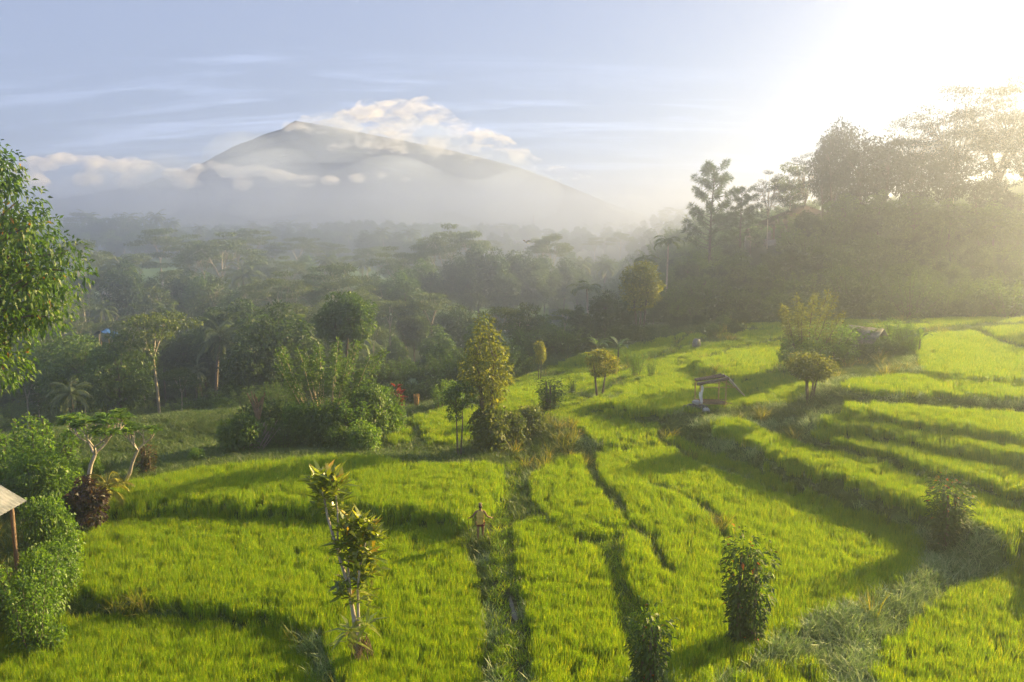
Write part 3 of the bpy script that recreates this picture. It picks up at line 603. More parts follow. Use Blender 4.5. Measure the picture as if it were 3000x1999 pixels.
def pillar(nm, seed, H=3.6, rad=.55, n=1500, L=.30, W=.13, leaf=L_PIL, split=True):
    """two or three old stems clad in leaves from the ground up, a fuller head with reddish young leaves"""
    r = np.random.default_rng(seed); gt, gc = Geo(), Geo(); st = []
    for k in range(3):
        a = 2.1 * k + r.uniform(0, 1); p0 = np.array([math.cos(a) * rad * .35, math.sin(a) * rad * .35, -.3]); p1 = p0 * 1.3 + np.array([0, 0, H * r.uniform(.72, .86)]); p1[2] = H * r.uniform(.7, .84)
        P = limb(r, p0, p1, 7, .06); tube(gt, P, np.linspace(.10, .05, 7), 7); st.append(P)
    t = r.uniform(0.0, 1, n) ** .95; k = r.integers(0, 3, n); q = t * 6; i = np.clip(q.astype(int), 0, 5); ST = np.array(st)
    c = ST[k, i] + (ST[k, i + 1] - ST[k, i]) * (q - i)[:, None]
    u = rdir(r, n); u[:, 2] *= .4; u = nrm(u); wr = rad * (.50 + .50 * sstep(.3, .95, t)) * r.uniform(.4, 1.05, n); c = c + u * wr[:, None] + np.array([0, 0, 1.]) * (t > .85)[:, None] * r.uniform(0, .16 * H, n)[:, None]
    hu = np.clip(.35 + r.normal(0, .16, n) + .28 * sstep(.75, 1, t) * (r.uniform(0, 1, n) < .6) + .35 * (r.uniform(0, 1, n) < .06), 0, 1)
    leaves(gc, c, u + np.array([0, 0, -.25]) + rdir(r, n) * .45, np.array([0, 0, 1.]) + u * .5 + rdir(r, n) * .5, L * r.uniform(.6, 1.2, n), W * r.uniform(.7, 1.15, n), hu, 0)
    return [('stems', gt.mesh(nm + '_stems', [BARK], True)), ('crown', gc.mesh(nm + '_crown', [leaf]))], H
def frangipani(nm, seed, H=4.5, lean=(1.2, .3), spread=1.9, gens=5):
    r = np.random.default_rng(seed); gt, gc = Geo(), Geo(); tips = []
    f = np.array([lean[0], lean[1], H * .52]); tube(gt, limb(r, (0, 0, -.3), f, 7, .09), np.linspace(.11, .08, 7), 7)
    def grow(p, d, g, ln, rd):
        q = p + d * ln; tube(gt, limb(r, p, q, 4, .06), np.linspace(rd, rd * .75, 4), 6)
        if g == 0: tips.append((q, d)); return
        for s in range(2 if r.uniform() < .7 else 3):
            nd = nrm((d + rdir(r, 1)[0] * .75 + np.array([0, 0, .25]))[None])[0]; nd[2] = max(nd[2], .12); grow(q, nd, g - 1, ln * r.uniform(.68, .9), rd * .72)
    for k in range(3):
        a = 2.1 * k + r.uniform(0, 1); grow(f, nrm(np.array([[math.cos(a) * .75, math.sin(a) * .75, .8]]))[0], gens - 1, H * .135, .06)
    for p, d in tips:
        n = 13; az = r.uniform(0, 6.28, n); u = np.stack([np.cos(az), np.sin(az), r.uniform(-.1, .8, n)], -1)
        leaves(gc, np.repeat(p[None], n, 0), u + d * .3, np.array([0, 0, 1.]) + u * -.3, .40 * r.uniform(.7, 1.15, n), .13, np.clip(.55 + r.normal(0, .2, n), 0, 1), 0, .2, .25)
    return fin(gt, gc, nm, PALEBARK, L_BRIGHT), H
def casuarina(nm, seed, H=10., cr=2.6, nb=46, n=85, leaf=L_DARK, cb=.28):
    r = np.random.default_rng(seed); gt, gc = Geo(), Geo(); P = limb(r, (0, 0, -.4), (r.normal(0, .3), r.normal(0, .3), H), 12, .03); tube(gt, P, np.linspace(.15, .03, 12), 7)
    for k in range(nb):
        t = cb + (1 - cb) * (k + r.uniform(0, 1)) / nb; i = min(int(t * 11), 10); o = P[i] + (P[i + 1] - P[i]) * (t * 11 - i); a = k * 2.39996
        if r.uniform() < .18: continue
        LL = cr * (1.15 - .75 * ((t - cb) / (1 - cb)) ** 1.4) * r.uniform(.55, 1.1); e = o + np.array([math.cos(a) * LL, math.sin(a) * LL, LL * r.uniform(.15, .75)])
        B = limb(r, o, e, 6, .1, -.05); tube(gt, B, np.linspace(.04, .012, 6), 4)
        for q in (.55, .8, 1.0):
            j = min(int(q * 5), 4); c = B[j] + (B[j + 1] - B[j]) * (q * 5 - j); s = .34 + .1 * r.uniform()
            u = nrm(rdir(r, n) + np.array([math.cos(a) * .4, math.sin(a) * .4, .5])); leaves(gc, c + u * r.uniform(0, .25, n)[:, None], u, rdir(r, n), s * r.uniform(.6, 1.2, n), .045, np.clip(.5 + r.normal(0, .2, n), 0, 1), 0, .1, .1)
    return fin(gt, gc, nm, BARK, leaf), H

PROTO = {}
def P_(key, fn, *a, **k): PROTO[key] = fn(key, *a, **k)
P_('dense_a', broadleaf, 1, cr=3.6, cb=.22, ncl=30, leaf=L_DARK)
P_('dense_b', broadleaf, 2, cr=3.0, cb=.25, ncl=28, leaf=L_DARK, taper=.5)
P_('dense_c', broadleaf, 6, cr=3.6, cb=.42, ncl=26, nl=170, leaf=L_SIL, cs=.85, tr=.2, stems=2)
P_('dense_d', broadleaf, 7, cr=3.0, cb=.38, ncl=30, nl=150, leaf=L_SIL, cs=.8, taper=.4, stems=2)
P_('leafy_a', broadleaf, 3, cr=3.4, cb=.3, ncl=24, leaf=L_MID, cs=.95)
P_('leafy_b', broadleaf, 4, cr=2.5, cb=.35, ncl=20, leaf=L_MID, taper=.35, cs=.95)
P_('thin_a', broadleaf, 5, cr=2.6, cb=.42, ncl=20, nl=150, leaf=L_UMB, bark=PALEBARK, cs=.8, tr=.11)
P_('umb_a', umbrella, 11); P_('umb_b', umbrella, 12, spread=3.2, fork=.58, npad=14, forks=3); P_('umb_c', umbrella, 13, spread=4.8, fork=.42, npad=22, dome=.30, low=.12)
P_('umb_d', umbrella, 14, spread=2.7, fork=.62, npad=12, low=.25, forks=3)
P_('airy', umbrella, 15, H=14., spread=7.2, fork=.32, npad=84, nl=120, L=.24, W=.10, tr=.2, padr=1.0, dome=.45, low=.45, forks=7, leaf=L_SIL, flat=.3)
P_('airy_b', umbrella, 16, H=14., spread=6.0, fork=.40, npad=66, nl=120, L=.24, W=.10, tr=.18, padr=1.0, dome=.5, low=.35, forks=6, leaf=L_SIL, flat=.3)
P_('coco_a', palm, 21); P_('coco_b', palm, 22, lean=1.6, nf=17); P_('coco_c', palm, 23, H=8., FL=3.6, nf=20, lean=.3)
P_('areca', palm, 24, nf=9, FL=2.0, tr=.085, lean=.3, e_lo=.2, e_hi=1.3, ll=.55, curl=2.5, nn=16, coco=False)
P_('banana_a', banana, 31); P_('banana_b', banana, 32, nl=7)
P_('spray_a', sprays, 41, leaf=L_BRIGHT); P_('spray_b', sprays, 42, nst=10, ang=.28, leaf=L_BRIGHT); P_('spray_c', sprays, 43, nst=18, ang=.7, leaf=L_MID, low=6)
P_('bush_a', bush, 51, leaf=L_MID); P_('bush_b', bush, 52, leaf=L_DARK, H=2.6, cr=1.8, ncl=16); P_('bush_c', bush, 53, leaf=L_BRIGHT, H=2.4, cr=1.3, L=.18, W=.09)
P_('casuarina', casuarina, 61); PROTO['bus_h'] = PROTO['bush_b']

NPX = {}
def plant(key, px, D, top=None, label=None, name='tree', cat='tree', group=None, H=None, wf=1.0, rz=None, parts=None, x=None, sink=0.0):
    p, H0 = parts if parts else PROTO[key]
    x = at_y(px, 800, D)[0] if x is None else x; z = float(ground(x, D)) - sink
    if H is None: H = max(at_y(px, top, D)[2] - z, .5)
    s = H / H0; rs = random.Random(int(px * 7 + D * 13))
    o = put(name, None, loc=(x, D, z), rot=(0, 0, rs.uniform(0, 6.28) if rz is None else rz), scale=(s * wf, s * wf, s), label=label, cat=cat, group=group)
    for nm, me in p: put(nm, me, parent=o)
    return o
# ------------------------------------------------------------------ plants one by one: (kind, picture x, distance, picture y of the top, ...)
P_('near_tree', broadleaf, 101, H=18.5, cr=6.0, cb=.40, ncl=130, nl=460, L=.28, W=.13, tr=.3, leaf=L_NEAR, taper=.35, cs=.58, droop=.5, hue=.45)
plant('near_tree', -95, 30, 225, 'large leafy tree with some orange leaves reaching in over the valley view', 'leafy_tree', 'tree', rz=.6, wf=.80)
P_('round_tree', broadleaf, 102, H=9.5, cr=2.7, cb=.50, ncl=30, nl=260, L=.30, W=.15, tr=.2, stems=3, leaf=L_MID, cs=.95, hue=.4)
plant('round_tree', 795, 78, 668, 'round dark crown on three bare pale trunks above the spraying bushes', 'round_crowned_tree')
P_('multi_stem', broadleaf, 103, H=8.3, cr=1.95, cb=.28, ncl=52, nl=95, L=.27, W=.12, tr=.11, stems=4, leaf=L_GOLD, taper=.72, cs=.72, hue=.36)
plant('multi_stem', 1118, 47, 716, 'tall multi stemmed tree with reddish tip standing over vine covered bushes', 'multi_stemmed_tree', wf=1.0)
P_('slim_tree', broadleaf, 104, H=4.6, cr=.95, cb=.42, ncl=14, nl=80, L=.22, W=.09, tr=.06, stems=2, leaf=L_MID, cs=.95)
plant('slim_tree', 1052, 45.4, 870, 'slim young tree with bent grey stem before the multi stemmed tree', 'slim_tree', wf=1.15)
P_('golden_tree', broadleaf, 105, H=11., cr=2.7, cb=.32, ncl=36, nl=230, L=.30, W=.15, tr=.15, stems=3, leaf=L_GOLD, taper=.6, cs=.85, hue=.4)
plant('golden_tree', 1470, 84, 584, 'tall golden green tree with bare multiple stems below the areca palm', 'golden_leaved_tree', wf=1.2)
P_('mushroom_tree', broadleaf, 106, H=3.9, cr=1.75, cb=.42, ncl=30, nl=140, L=.24, W=.11, tr=.09, stems=4, leaf=L_GOLD, cs=.9, hue=.3, flat=1.0)
plant('mushroom_tree', 1866, 47.5, 812, 'flat topped tree on clustered stems beside the ruined bamboo shelter', 'flat_topped_tree', wf=1.35)
P_('shock_tree', broadleaf, 107, H=5, cr=1.5, cb=.45, ncl=14, nl=110, L=.32, W=.13, tr=.11, stems=2, leaf=L_GOLD, cs=.9, hue=.55)
plant('shock_tree', 1380, 57, 800, 'short pollarded tree with shaggy yellow green head on a thick trunk', 'pollarded_tree', wf=1.3)
plant('shock_tree', 1240, 68, 782, 'thin crooked yellowish tree alone on the grassy slope', 'crooked_tree', wf=.62)
P_('ivy_post', pillar, 108, H=3.6, rad=.75, n=1500, L=.24, W=.11, leaf=L_MID)
plant('ivy_post', 1268, 55, 862, 'wide leafy column of a shrub behind the vine covered bushes', 'columnar_shrub', 'shrub', wf=1.5)
plant('ivy_post', 1316, 60, 868, 'narrow leafy column of a shrub between wider shrub and pollarded tree', 'columnar_shrub', 'shrub', wf=.8)
plant('ivy_post', 1355, 58, 905, 'tiny dark leafy stump at the foot of the pollarded tree', 'leafy_stump', 'shrub', wf=.9)
# vine clad bushes round the foot of the multi stemmed tree
L_VINE = LM('leaf_vine', (.05, .085, .02), (.10, .14, .03), (.20, .21, .06), tfac=.4)
P_('vine_bush', bush, 109, H=2.2, cr=1.25, ncl=16, nl=150, L=.20, W=.15, leaf=L_VINE, hue=.55)
plant('vine_bush', 1128, 46.4, 925, 'pale vine mound smothering the foot of the multi stemmed tree', 'vine_mound', 'shrub', wf=.8)
plant('vine_bush', 1178, 47.4, 938, 'vine mound in the middle of the vine covered bushes', 'vine_mound', 'shrub', wf=.85)
plant('vine_bush', 1222, 48.6, 925, 'vine mound with yellowish top at the outer end of the vine bushes', 'vine_mound', 'shrub', wf=.8)
plant('bush_c', 1040, 60, 868, 'bright bush behind the small paddy and slim tree', 'bright_bush', 'shrub', wf=.8)
plant('spray_b', 1010, 58, 868, 'upright bright shoots at the upper edge of the small paddy', 'leafy_shoots', 'shrub', wf=1.2)
# bushes right of the pollarded tree
plant('spray_a', 1462, 62, 796, 'light green shrub standing behind the pollarded tree', 'light_shrub', 'shrub', wf=.9)
plant('spray_b', 1498, 61, 826, 'slender pale shrub beside the light green shrub', 'slender_shrub', 'shrub', wf=1.0)
plant('bush_c', 1432, 61, 858, 'low pale bush between pollarded tree and light green shrub', 'pale_bush', 'shrub')
plant('bush_c', 1470, 60, 862, 'low bush below the light green shrub', 'pale_bush', 'shrub')
P_('hedge_a', sprays, 125, H=3.5, nst=16, ang=.5, base=.5, n=170, L=.20, W=.095, tr=.03, start=.12, leaf=L_BRIGHT, lr=.7, hue=.35, low=5)
P_('hedge_d', bush, 130, H=3.2, cr=1.6, ncl=22, nl=230, L=.2, W=.1, leaf=L_MID, hue=.5)
P_('hedge_b', bush, 126, H=3.2, cr=1.6, ncl=22, nl=230, L=.18, W=.095, leaf=L_BRIGHT, hue=.3)
# sparse tree and thicket round the hidden hut
P_('sparse_tree', sprays, 110, H=7.2, nst=11, ang=.5, base=.2, n=330, L=.30, W=.13, tr=.06, start=.2, leaf=L_GOLD, lr=1.1, hue=.25)
plant('sparse_tree', 1846, 59.0, 655, 'sparse yellow lit tree with leafy side shoots beside the hut thicket', 'sparse_tree', wf=.9)
plant('bush_c', 1850, 58.4, 745, 'leafy bush filling the base of the sparse yellow tree', 'leafy_bush', 'shrub', wf=.9)
for px, D, top, lab, k, wf in ((1905,60.0,722,'yellow green thicket bush nearest the sparse tree','hedge_a',1.0),(1955,61.0,728,'spraying thicket bush on the near gable of the hidden hut','hedge_a',.9),(1925,59.0,765,'low thicket bush below the spraying thicket bushes','bush_c',1.2),
    (1985,58.4,785,'low thicket bush before the hidden hut','bush_b',.9),(2035,58.6,770,'broad thicket bush under the ridge of the hidden hut','bush_a',1.0),(2052,61.0,722,'tall reddish tipped thicket bush behind the hut gable','hedge_a',1.0),(2090,59.6,735,'tall thicket bush between hut and banana plant','hedge_a',.7),(2075,58.0,790,'lowest thicket bush at the banana end of the hut','bush_a',.9)):
    plant(k, px, D, top, lab, 'thicket_bush', 'shrub', 'thicket round the hidden hut', wf=wf * 1.2)
plant('banana_a', 2112, 58.4, 742, 'banana plant at the open end of the hut thicket', 'banana_plant', 'banana plant', wf=.9)
plant('banana_b', 1745, 100, 672, 'broad leaved banana plant at the foot of the wooded hill', 'banana_plant', 'banana plant', wf=1.0)
plant('banana_a', 1806, 100, 672, 'banana plant under the hill with narrow spreading leaves', 'banana_plant', 'banana plant', wf=1.0)
plant('bush_c', 2340, 76, 735, 'hazy bush standing alone in the far rice near the hill', 'lone_bush', 'shrub', wf=.9)
# hill foot bushes between golden tree and far paddies
for i, (px, D, top, k) in enumerate(((1330,92,700,'dense_b'),(1390,90,668,'dense_a'),(1300,100,705,'umb_d'),(1255,104,715,'leafy_b'),(1430,92,690,'dense_b'),(1500,96,700,'dense_a'),(1560,92,716,'bush_b'),(1605,90,722,'bush_b'),(1660,84,722,'bush_a'),(1700,86,715,'bush_b'),(1750,90,706,'bush_b'),(1640,80,742,'bush_a'),(1690,79,738,'bush_b'),(1525,84,748,'ivy_post'),(1420,86,742,'bush_b'),(1470,83,742,'bush_b'))):
    plant(k, px, D, top, f"shady bush or tree, {['first','second','third','fourth','fifth','sixth','seventh','eighth','ninth','tenth','eleventh','twelfth','thirteenth','fourteenth','fifteenth','sixteenth'][sorted([1330,1390,1300,1255,1430,1500,1560,1605,1660,1700,1750,1640,1690,1525,1420,1470]).index(px)]} along the wooded hill's foot starting from the valley", 'shady_bush', 'shrub', "bushes along the hill's foot", wf=1.0)
plant('banana_b', 1420, 74, 765, 'banana plant with torn leaves behind the pollarded tree', 'banana_plant', 'banana plant', wf=1.1)
plant('banana_a', 1375, 76, 768, 'broad banana plant on the grassy slope near the golden tree', 'banana_plant', 'banana plant', wf=1.1)
plant('areca', 1527, 108, 533, 'tall areca palm with drooping fronds standing clear of the hill', 'areca_palm', 'palm', wf=1.25)
plant('areca', 1478, 106, 578, 'areca palm rising behind the golden tree', 'areca_palm', 'palm', wf=1.25)
plant('areca', 1352, 108, 638, 'shorter areca palm above the bushes on the hazy slope', 'areca_palm', 'palm', wf=1.5)
# ------------ leafy posts in the near rice
P_('pillar_a', pillar, 111, H=3.7, rad=.80, n=3600, L=.21, W=.095); P_('pillar_b', pillar, 112, H=4.4, rad=.78, n=2700, L=.27, W=.115); P_('pillar_c', pillar, 113, H=3.2, rad=.66, n=1250, L=.28, W=.12)
def foot(px, py, z):
    return at_z(px, py, z)
def post(key, px, py, top, label, wf=1.0):
    x, D, _ = at_z(px, py, .35); plant(key, px, D, top, label, 'leafy_post', 'shrub', 'leafy posts along the weedy ridge', x=x, wf=wf)
post('pillar_a', 2172, 1284, 1096, 'broad leafy post with orange tips where ridge meets bank', 1.15)
post('pillar_b', 1712, 1490, 1224, 'tall forked leafy post in the middle of the weedy ridge', .85)
post('pillar_c', 1490, 1590, 1380, 'short ragged leafy post nearest the camera with bare roots', .75)
# ------------ near left corner
P_('frangi_a', frangipani, 121, H=4.6, lean=(.75, .2)); P_('frangi_b', frangipani, 124, H=3.9, lean=(.95, .1), gens=4)
plant('frangi_a', 150, 37, 940, 'tall frangipani with pale forked branches beside the leafy hedge', 'frangipani_tree', rz=0.1, wf=1.1)
plant('frangi_b', 258, 40.5, 962, 'leaning frangipani at the corner of the upper rice plot', 'frangipani_tree', rz=0.0, wf=1.0)
P_('red_post', pillar, 122, H=2.2, rad=.42, n=700, L=.2, W=.1, leaf=leaf_mat('leaf_rusty', [(0, (.04, .05, .015)), (.6, (.09, .07, .02)), (1, (.22, .08, .03))]))
plant('red_post', 318, 42, 1012, 'rusty leafed post beside the leaning frangipani', 'leafy_post', 'shrub', wf=1.1)
P_('near_bush', bush, 123, H=2.0, cr=1.25, ncl=16, nl=190, L=.17, W=.08, leaf=L_BRIGHT, hue=.45)
plant('near_bush', 438, 45, 1026, 'round bush standing alone in the edge of the upper rice', 'round_bush', 'shrub', wf=.85)
for px, D, top, lab, k, wf in ((80,30,1098,'bright hedge bush against the corrugated roof','hedge_b',.5),(95,31.5,1165,'hedge bush at the field side of the roofed shed','hedge_a',.6),(30,27,1235,'hedge bush hiding the foot of the shed','hedge_b',.6),(85,28.5,1215,'lower hedge bush between shed and rice','hedge_b',.6),(15,25.5,1255,'yellowish hedge bush before the shed nearest the camera','hedge_a',.6),
    (35,40,940,'tall feathery bush behind the corrugated roof','hedge_a',.9),(95,41,925,'tallest feathery bush behind the tall frangipani','hedge_a',.8),(10,38,1010,'mid height bush behind the roof edge','hedge_b',1.0),(70,37,1010,'dark based bush between roof and tall frangipani','hedge_b',.9),(128,39,1040,'bush under the tall frangipani','hedge_b',.8),(190,41,1035,'bright bush between the two frangipani trees','hedge_b',.6),(225,45,1040,'low palm like bush by the leaning frangipani','spray_c',.8)):
    plant(k, px, D, top, lab, 'hedge_bush', 'shrub', 'bushes round the shed', wf=wf)
plant('banana_a', 282, 62, 955, 'banana plant in shade behind the leaning frangipani', 'banana_plant', 'banana plant', wf=1.1)
P_('small_palm', palm, 127, H=1.6, nf=12, FL=1.3, tr=.05, lean=.05, ll=.35, nn=14, coco=False, leaf=L_YEL)
plant('small_palm', 225, 36.5, 1080, 'small yellow palm at the edge of the upper rice', 'dwarf_palm', 'palm')
P_('dark_shrub', bush, 128, H=1.6, cr=.6, ncl=9, nl=120, L=.16, W=.09, leaf=LM('leaf_purple', (.02, .012, .012), (.04, .02, .02), (.08, .04, .03)))
plant('dark_shrub', 168, 34.5, 1075, 'dark purple shrub at the foot of the tall frangipani', 'purple_shrub', 'shrub')
P_('big_leaf', banana, 129, H=2.0, nl=6)
plant('big_leaf', 60, 25.5, 1345, 'large leafed plant at the shaded corner of the near rice', 'broad_leaved_plant', 'plant', H=1.0)
# ------------ coconut palms of the near valley
P_('coco_near', palm, 28, coco='fruit', lean=1.0)
plant('coco_near', 487, 98, 722, 'tall coconut palm with arching fronds behind the field edge', 'coconut_palm', 'palm', wf=1.0, rz=.5)
plant('coco_c', 160, 72, 862, 'shorter coconut palm rising behind the tall frangipani', 'coconut_palm', 'palm', wf=.9)
plant('coco_b', 462, 102, 828, 'small coconut palm leaning under the tall coconut palm', 'coconut_palm', 'palm', wf=.8)
plant('coco_c', 835, 84, 800, 'low coconut palm partly hidden behind the round dark crown', 'coconut_palm', 'palm', wf=.9)
# ------------ thicket along the top of the upper rice
P_('cane_clump', sprays, 131, H=7.4, nst=24, ang=.62, base=.7, n=210, L=.34, W=.12, tr=.055, start=.6, leaf=L_MID, bark=rough_mat('cane', (.35, .27, .17), (.55, .45, .3), 3), lr=.95, hue=.6)
plant('cane_clump', 745, 52, 772, 'wide clump of leaning pale canes with leafy tops', 'cane_clump', 'cane clump', wf=.95)
for px, D, top, lab, k, wf in ((800,49.4,885,'big leafy bush at the field edge before the pale canes','hedge_a',1.0),(735,49.0,905,'dense bush under the left canes with dark base','hedge_d',.9),(690,49.9,905,'olive bush beside the pale cane clump','hedge_b',.8),(640,48.2,945,'shaded bush beside the stacked poles','spray_c',.9),(840,50.7,860,'bright bush between canes and red leaved plant','hedge_d',.7),(880,52.4,868,'light bush beside the red leaved plant','hedge_b',.7),(770,47.8,968,'low shaded bush at the rim of the upper rice','bush_a',.9),(830,47.3,955,'low leafy bush at the corner of the upper rice','bush_c',.9),
    (545,47.3,945,'shaded bush on the far side of the stacked poles','bush_a',.9),(610,50.7,915,'dark bush behind the dead trunk','bush_b',1.0),(500,62.0,938,'tall weed bush at the shaded field corner','spray_c',1.0),(440,64.0,958,'shaded bush beyond the round bush','spray_c',1.0),(395,68.0,962,'hazy bush in the shaded hollow','bush_b',.9)):
    plant(k, px, D, top, lab, 'edge_bush', 'shrub', 'bushes along the top of the upper rice', wf=wf)
plant('banana_b', 530, 66, 938, 'banana plant in the shaded hollow by the stacked poles', 'banana_plant', 'banana plant', wf=1.0)
plant('banana_a', 945, 72, 862, 'banana plant beyond the red leaved plant', 'banana_plant', 'banana plant', wf=1.1)
# red cordyline
def cordyline():
    r = np.random.default_rng(8); gt, gc = Geo(), Geo()
    for k in range(3):
        P = limb(r, (r.normal(0, .08), r.normal(0, .08), -.2), (r.normal(0, .22), r.normal(0, .2), 1.9 - .25 * k), 5, .05); tube(gt, P, np.linspace(.05, .03, 5), 6); n = 60
        q = r.uniform(.35, 1, n) * 4; i = np.clip(q.astype(int), 0, 3); c = P[i] + (P[i + 1] - P[i]) * (q - i)[:, None]; u = rdir(r, n); u[:, 2] = np.abs(u[:, 2]) * .8
        leaves(gc, c, u, np.array([0, 0, 1.]) + rdir(r, n) * .3, .5 * r.uniform(.7, 1.1, n), .11, r.uniform(0, 1, n), 0)
    return fin(gt, gc, 'cordyline', BARK, L_RED), 2.2
PROTO['cordyline'] = cordyline(); plant('cordyline', 902, 53, 872, 'crimson leaved plant among bright bushes at the field edge', 'crimson_plant', 'plant', wf=.85)

# ------------ rows of valley trees
ORD = ['first', 'second', 'third', 'fourth', 'fifth', 'sixth', 'seventh', 'eighth', 'ninth', 'tenth', 'eleventh', 'twelfth', 'thirteenth', 'fourteenth', 'fifteenth', 'sixteenth', 'seventeenth', 'eighteenth', 'nineteenth', 'twentieth', 'twenty-first', 'twenty-second', 'twenty-third', 'twenty-fourth']
KIND = {'umb': ('umbrella_tree', 'tree'), 'den': ('dense_tree', 'tree'), 'lea': ('leafy_tree', 'tree'), 'thi': ('thin_tree', 'tree'), 'coc': ('coconut_palm', 'palm'), 'are': ('areca_palm', 'palm'), 'cas': ('needle_leaved_tree', 'tree'), 'air': ('feathery_tree', 'tree'), 'bus': ('bush', 'shrub')}
def row(items, where, adj, frm="from the wooded hill"):
    """items: (kind, px, D, top or -height, wf); numbered outwards from the hill within each kind"""
    by = {}
    for it in items: by.setdefault(it[0][:3], []).append(it)
    for k3, L in by.items():
        nm, cat = KIND[k3]; L.sort(key=lambda q: -q[1])
        for i, (k, px, D, top, wf) in enumerate(L):
            lab = f"{adj} {nm.replace('_', ' ')} {where}, {ORD[i]} {frm}" if len(L) > 1 else f"only {adj} {nm.replace('_', ' ')} {where}"
            plant(k, px, D, None if top < 0 else top, lab, nm, cat, f"{nm.replace('_', ' ')}s {where}", H=-top if top < 0 else None, wf=wf)
rr = random.Random(4)
row([('umb_a',200,190,552,.9),('umb_c',455,250,540,1.0),('umb_b',385,262,524,1.1),('umb_c',530,235,535,1.1),('umb_a',592,300,526,1.0),('umb_b',480,240,572,1.2),('umb_a',690,330,545,1.0),('umb_c',735,350,548,1.0),('umb_b',780,350,560,1.0),('umb_c',905,225,568,1.1),('umb_d',850,300,565,1.1),('umb_b',640,330,565,1.0),('umb_d',330,230,575,1.0),('umb_a',555,270,560,1.0),
     ('coc_a'.replace('coc_a','coco_a'),292,185,578,1.0),('coco_b',318,190,588,1.0),('coco_c',562,210,590,1.0),('coco_a',612,330,575,1.2),('coco_b',420,240,600,1.0)], 'along the far paddies', 'hazy')
row([('umb_c',1035,238,516,.8),('umb_b',1085,232,530,.8),('umb_d',1000,240,545,.9),('umb_a',1270,255,538,.7),('umb_b',1238,258,548,.8),
     ('dense_a',1060,215,580,.8),('dense_b',1100,205,560,.9),('dense_a',1138,205,572,.9),('dense_b',1180,210,575,.9),('dense_a',1215,212,578,.9),('dense_b',1250,218,585,.9),('dense_a',1035,215,600,.8),('dense_b',1295,225,592,1.0),('dense_a',1080,198,618,.8),('dense_a',1160,196,615,.8),('dense_b',1230,200,622,.9),('dense_a',1325,232,610,.9)], 'in the tall hazy grove', 'misty')
row([('dense_a',1390,300,586,1.0),('leafy_a',1430,290,590,1.1),('dense_b',1350,310,590,1.0),('leafy_b',1310,320,575,1.2),('coco_a',1385,250,592,1.1),('coco_b',1340,265,585,1.0),('dense_a',1460,280,575,1.1),('dense_b',1500,330,545,1.1),('dense_a',1545,340,528,1.1),('leafy_a',1585,330,520,1.1),('dense_b',1490,420,525,1.1),('dense_a',1535,440,510,1.1),('leafy_b',1450,430,540,1.1),('umb_a',1420,430,535,1.0),('umb_b',1365,430,545,1.0),('dense_b',1610,420,515,1.1),('dense_b',1570,260,572,1.0),('dense_a',1520,255,585,1.0)], 'in the mist below the hill', 'pale')
row([('coco_a',226,470,482,1.0),('coco_b',300,465,484,1.0),('coco_a',375,470,482,1.0),('coco_c',398,472,497,1.0),('coco_b',424,470,499,1.0),('coco_a',355,480,490,1.0),('umb_b',208,475,488,1.2),('dense_a',190,455,505,1.3),('dense_b',240,450,500,1.3),('dense_a',285,445,492,1.4),('dense_b',330,440,505,1.4),('dense_a',160,460,512,1.3),('dense_b',365,455,510,1.3),('dense_a',400,440,520,1.2),('leafy_a',215,430,530,1.4),('leafy_b',270,425,525,1.5),('leafy_a',325,420,530,1.4),('leafy_b',380,425,535,1.4),('leafy_a',435,430,535,1.2),('dense_b',130,440,520,1.2)], 'on the wooded knoll', 'bluish')
row([('coco_b',600,640,505,1.0),('coco_a',648,640,506,1.0),('coco_c',678,650,503,1.2),('coco_a',700,640,510,1.0),('coco_b',722,660,508,1.0),('coco_a',745,655,510,1.0),('dense_a',560,620,520,1.6),('dense_b',610,630,520,1.6),('dense_a',660,640,517,1.6),('dense_b',710,640,520,1.6),('dense_a',760,640,523,1.6),('leafy_a',790,640,530,1.6),('leafy_b',520,620,525,1.5),('dense_a',850,430,530,1.2),('dense_b',880,450,525,1.2),('coco_b',890,440,518,1.0),('coco_a',945,440,520,1.0),('dense_b',920,430,533,1.3),('dense_a',960,400,548,1.3)], 'on the faint ridge under the volcano', 'faint')
def fill(n, x0, x1, d0, d1, h0, h1, kinds, where, adj, seed, frm="from the wooded hill", wf=1.0):
    q = random.Random(seed); L = []
    per = {}
    for i in range(n):
        px = x0 + (x1 - x0) * (i + q.uniform(.1, .9)) / n; k = q.choice(kinds)
        if per.get(k[:3], 0) >= 24: k = [z for z in kinds if per.get(z[:3], 0) < 24][0]
        per[k[:3]] = per.get(k[:3], 0) + 1
        D = q.uniform(d0, d1)
        for a, b, lim in ((415, 575, 106), (90, 225, 78), (735, 860, 88)):
            if a < px < b and D < lim: D = lim + q.uniform(0, 8)
        L.append((k, px, D, -q.uniform(h0, h1), wf * q.uniform(.85, 1.15)))
    row(L, where, adj, frm)
fill(34, 60, 1010, 150, 205, 11, 18, ['umb_a', 'umb_b', 'umb_d', 'umb_c', 'leafy_a', 'dense_a', 'thin_a', 'thin_a', 'leafy_b'], 'in the upper valley wood', 'slender', 7)
fill(34, 40, 1060, 112, 150, 9, 14, ['umb_d', 'umb_b', 'thin_a', 'leafy_a', 'leafy_b', 'dense_a', 'dense_b', 'thin_a', 'coco_b'], 'in the middle valley wood', 'greenish', 8)
fill(38, -40, 820, 77, 112, 6.5, 15.5, ['leafy_a', 'dense_a', 'dense_b', 'leafy_b', 'thin_a', 'umb_d', 'umb_b', 'coco_c'], 'in the lower valley wood', 'shadowy', 9)
fill(16, 850, 1260, 86, 125, 6, 9, ['leafy_a', 'leafy_b', 'thin_a', 'dense_b', 'umb_d'], 'below the grassy slope', 'olive', 10)
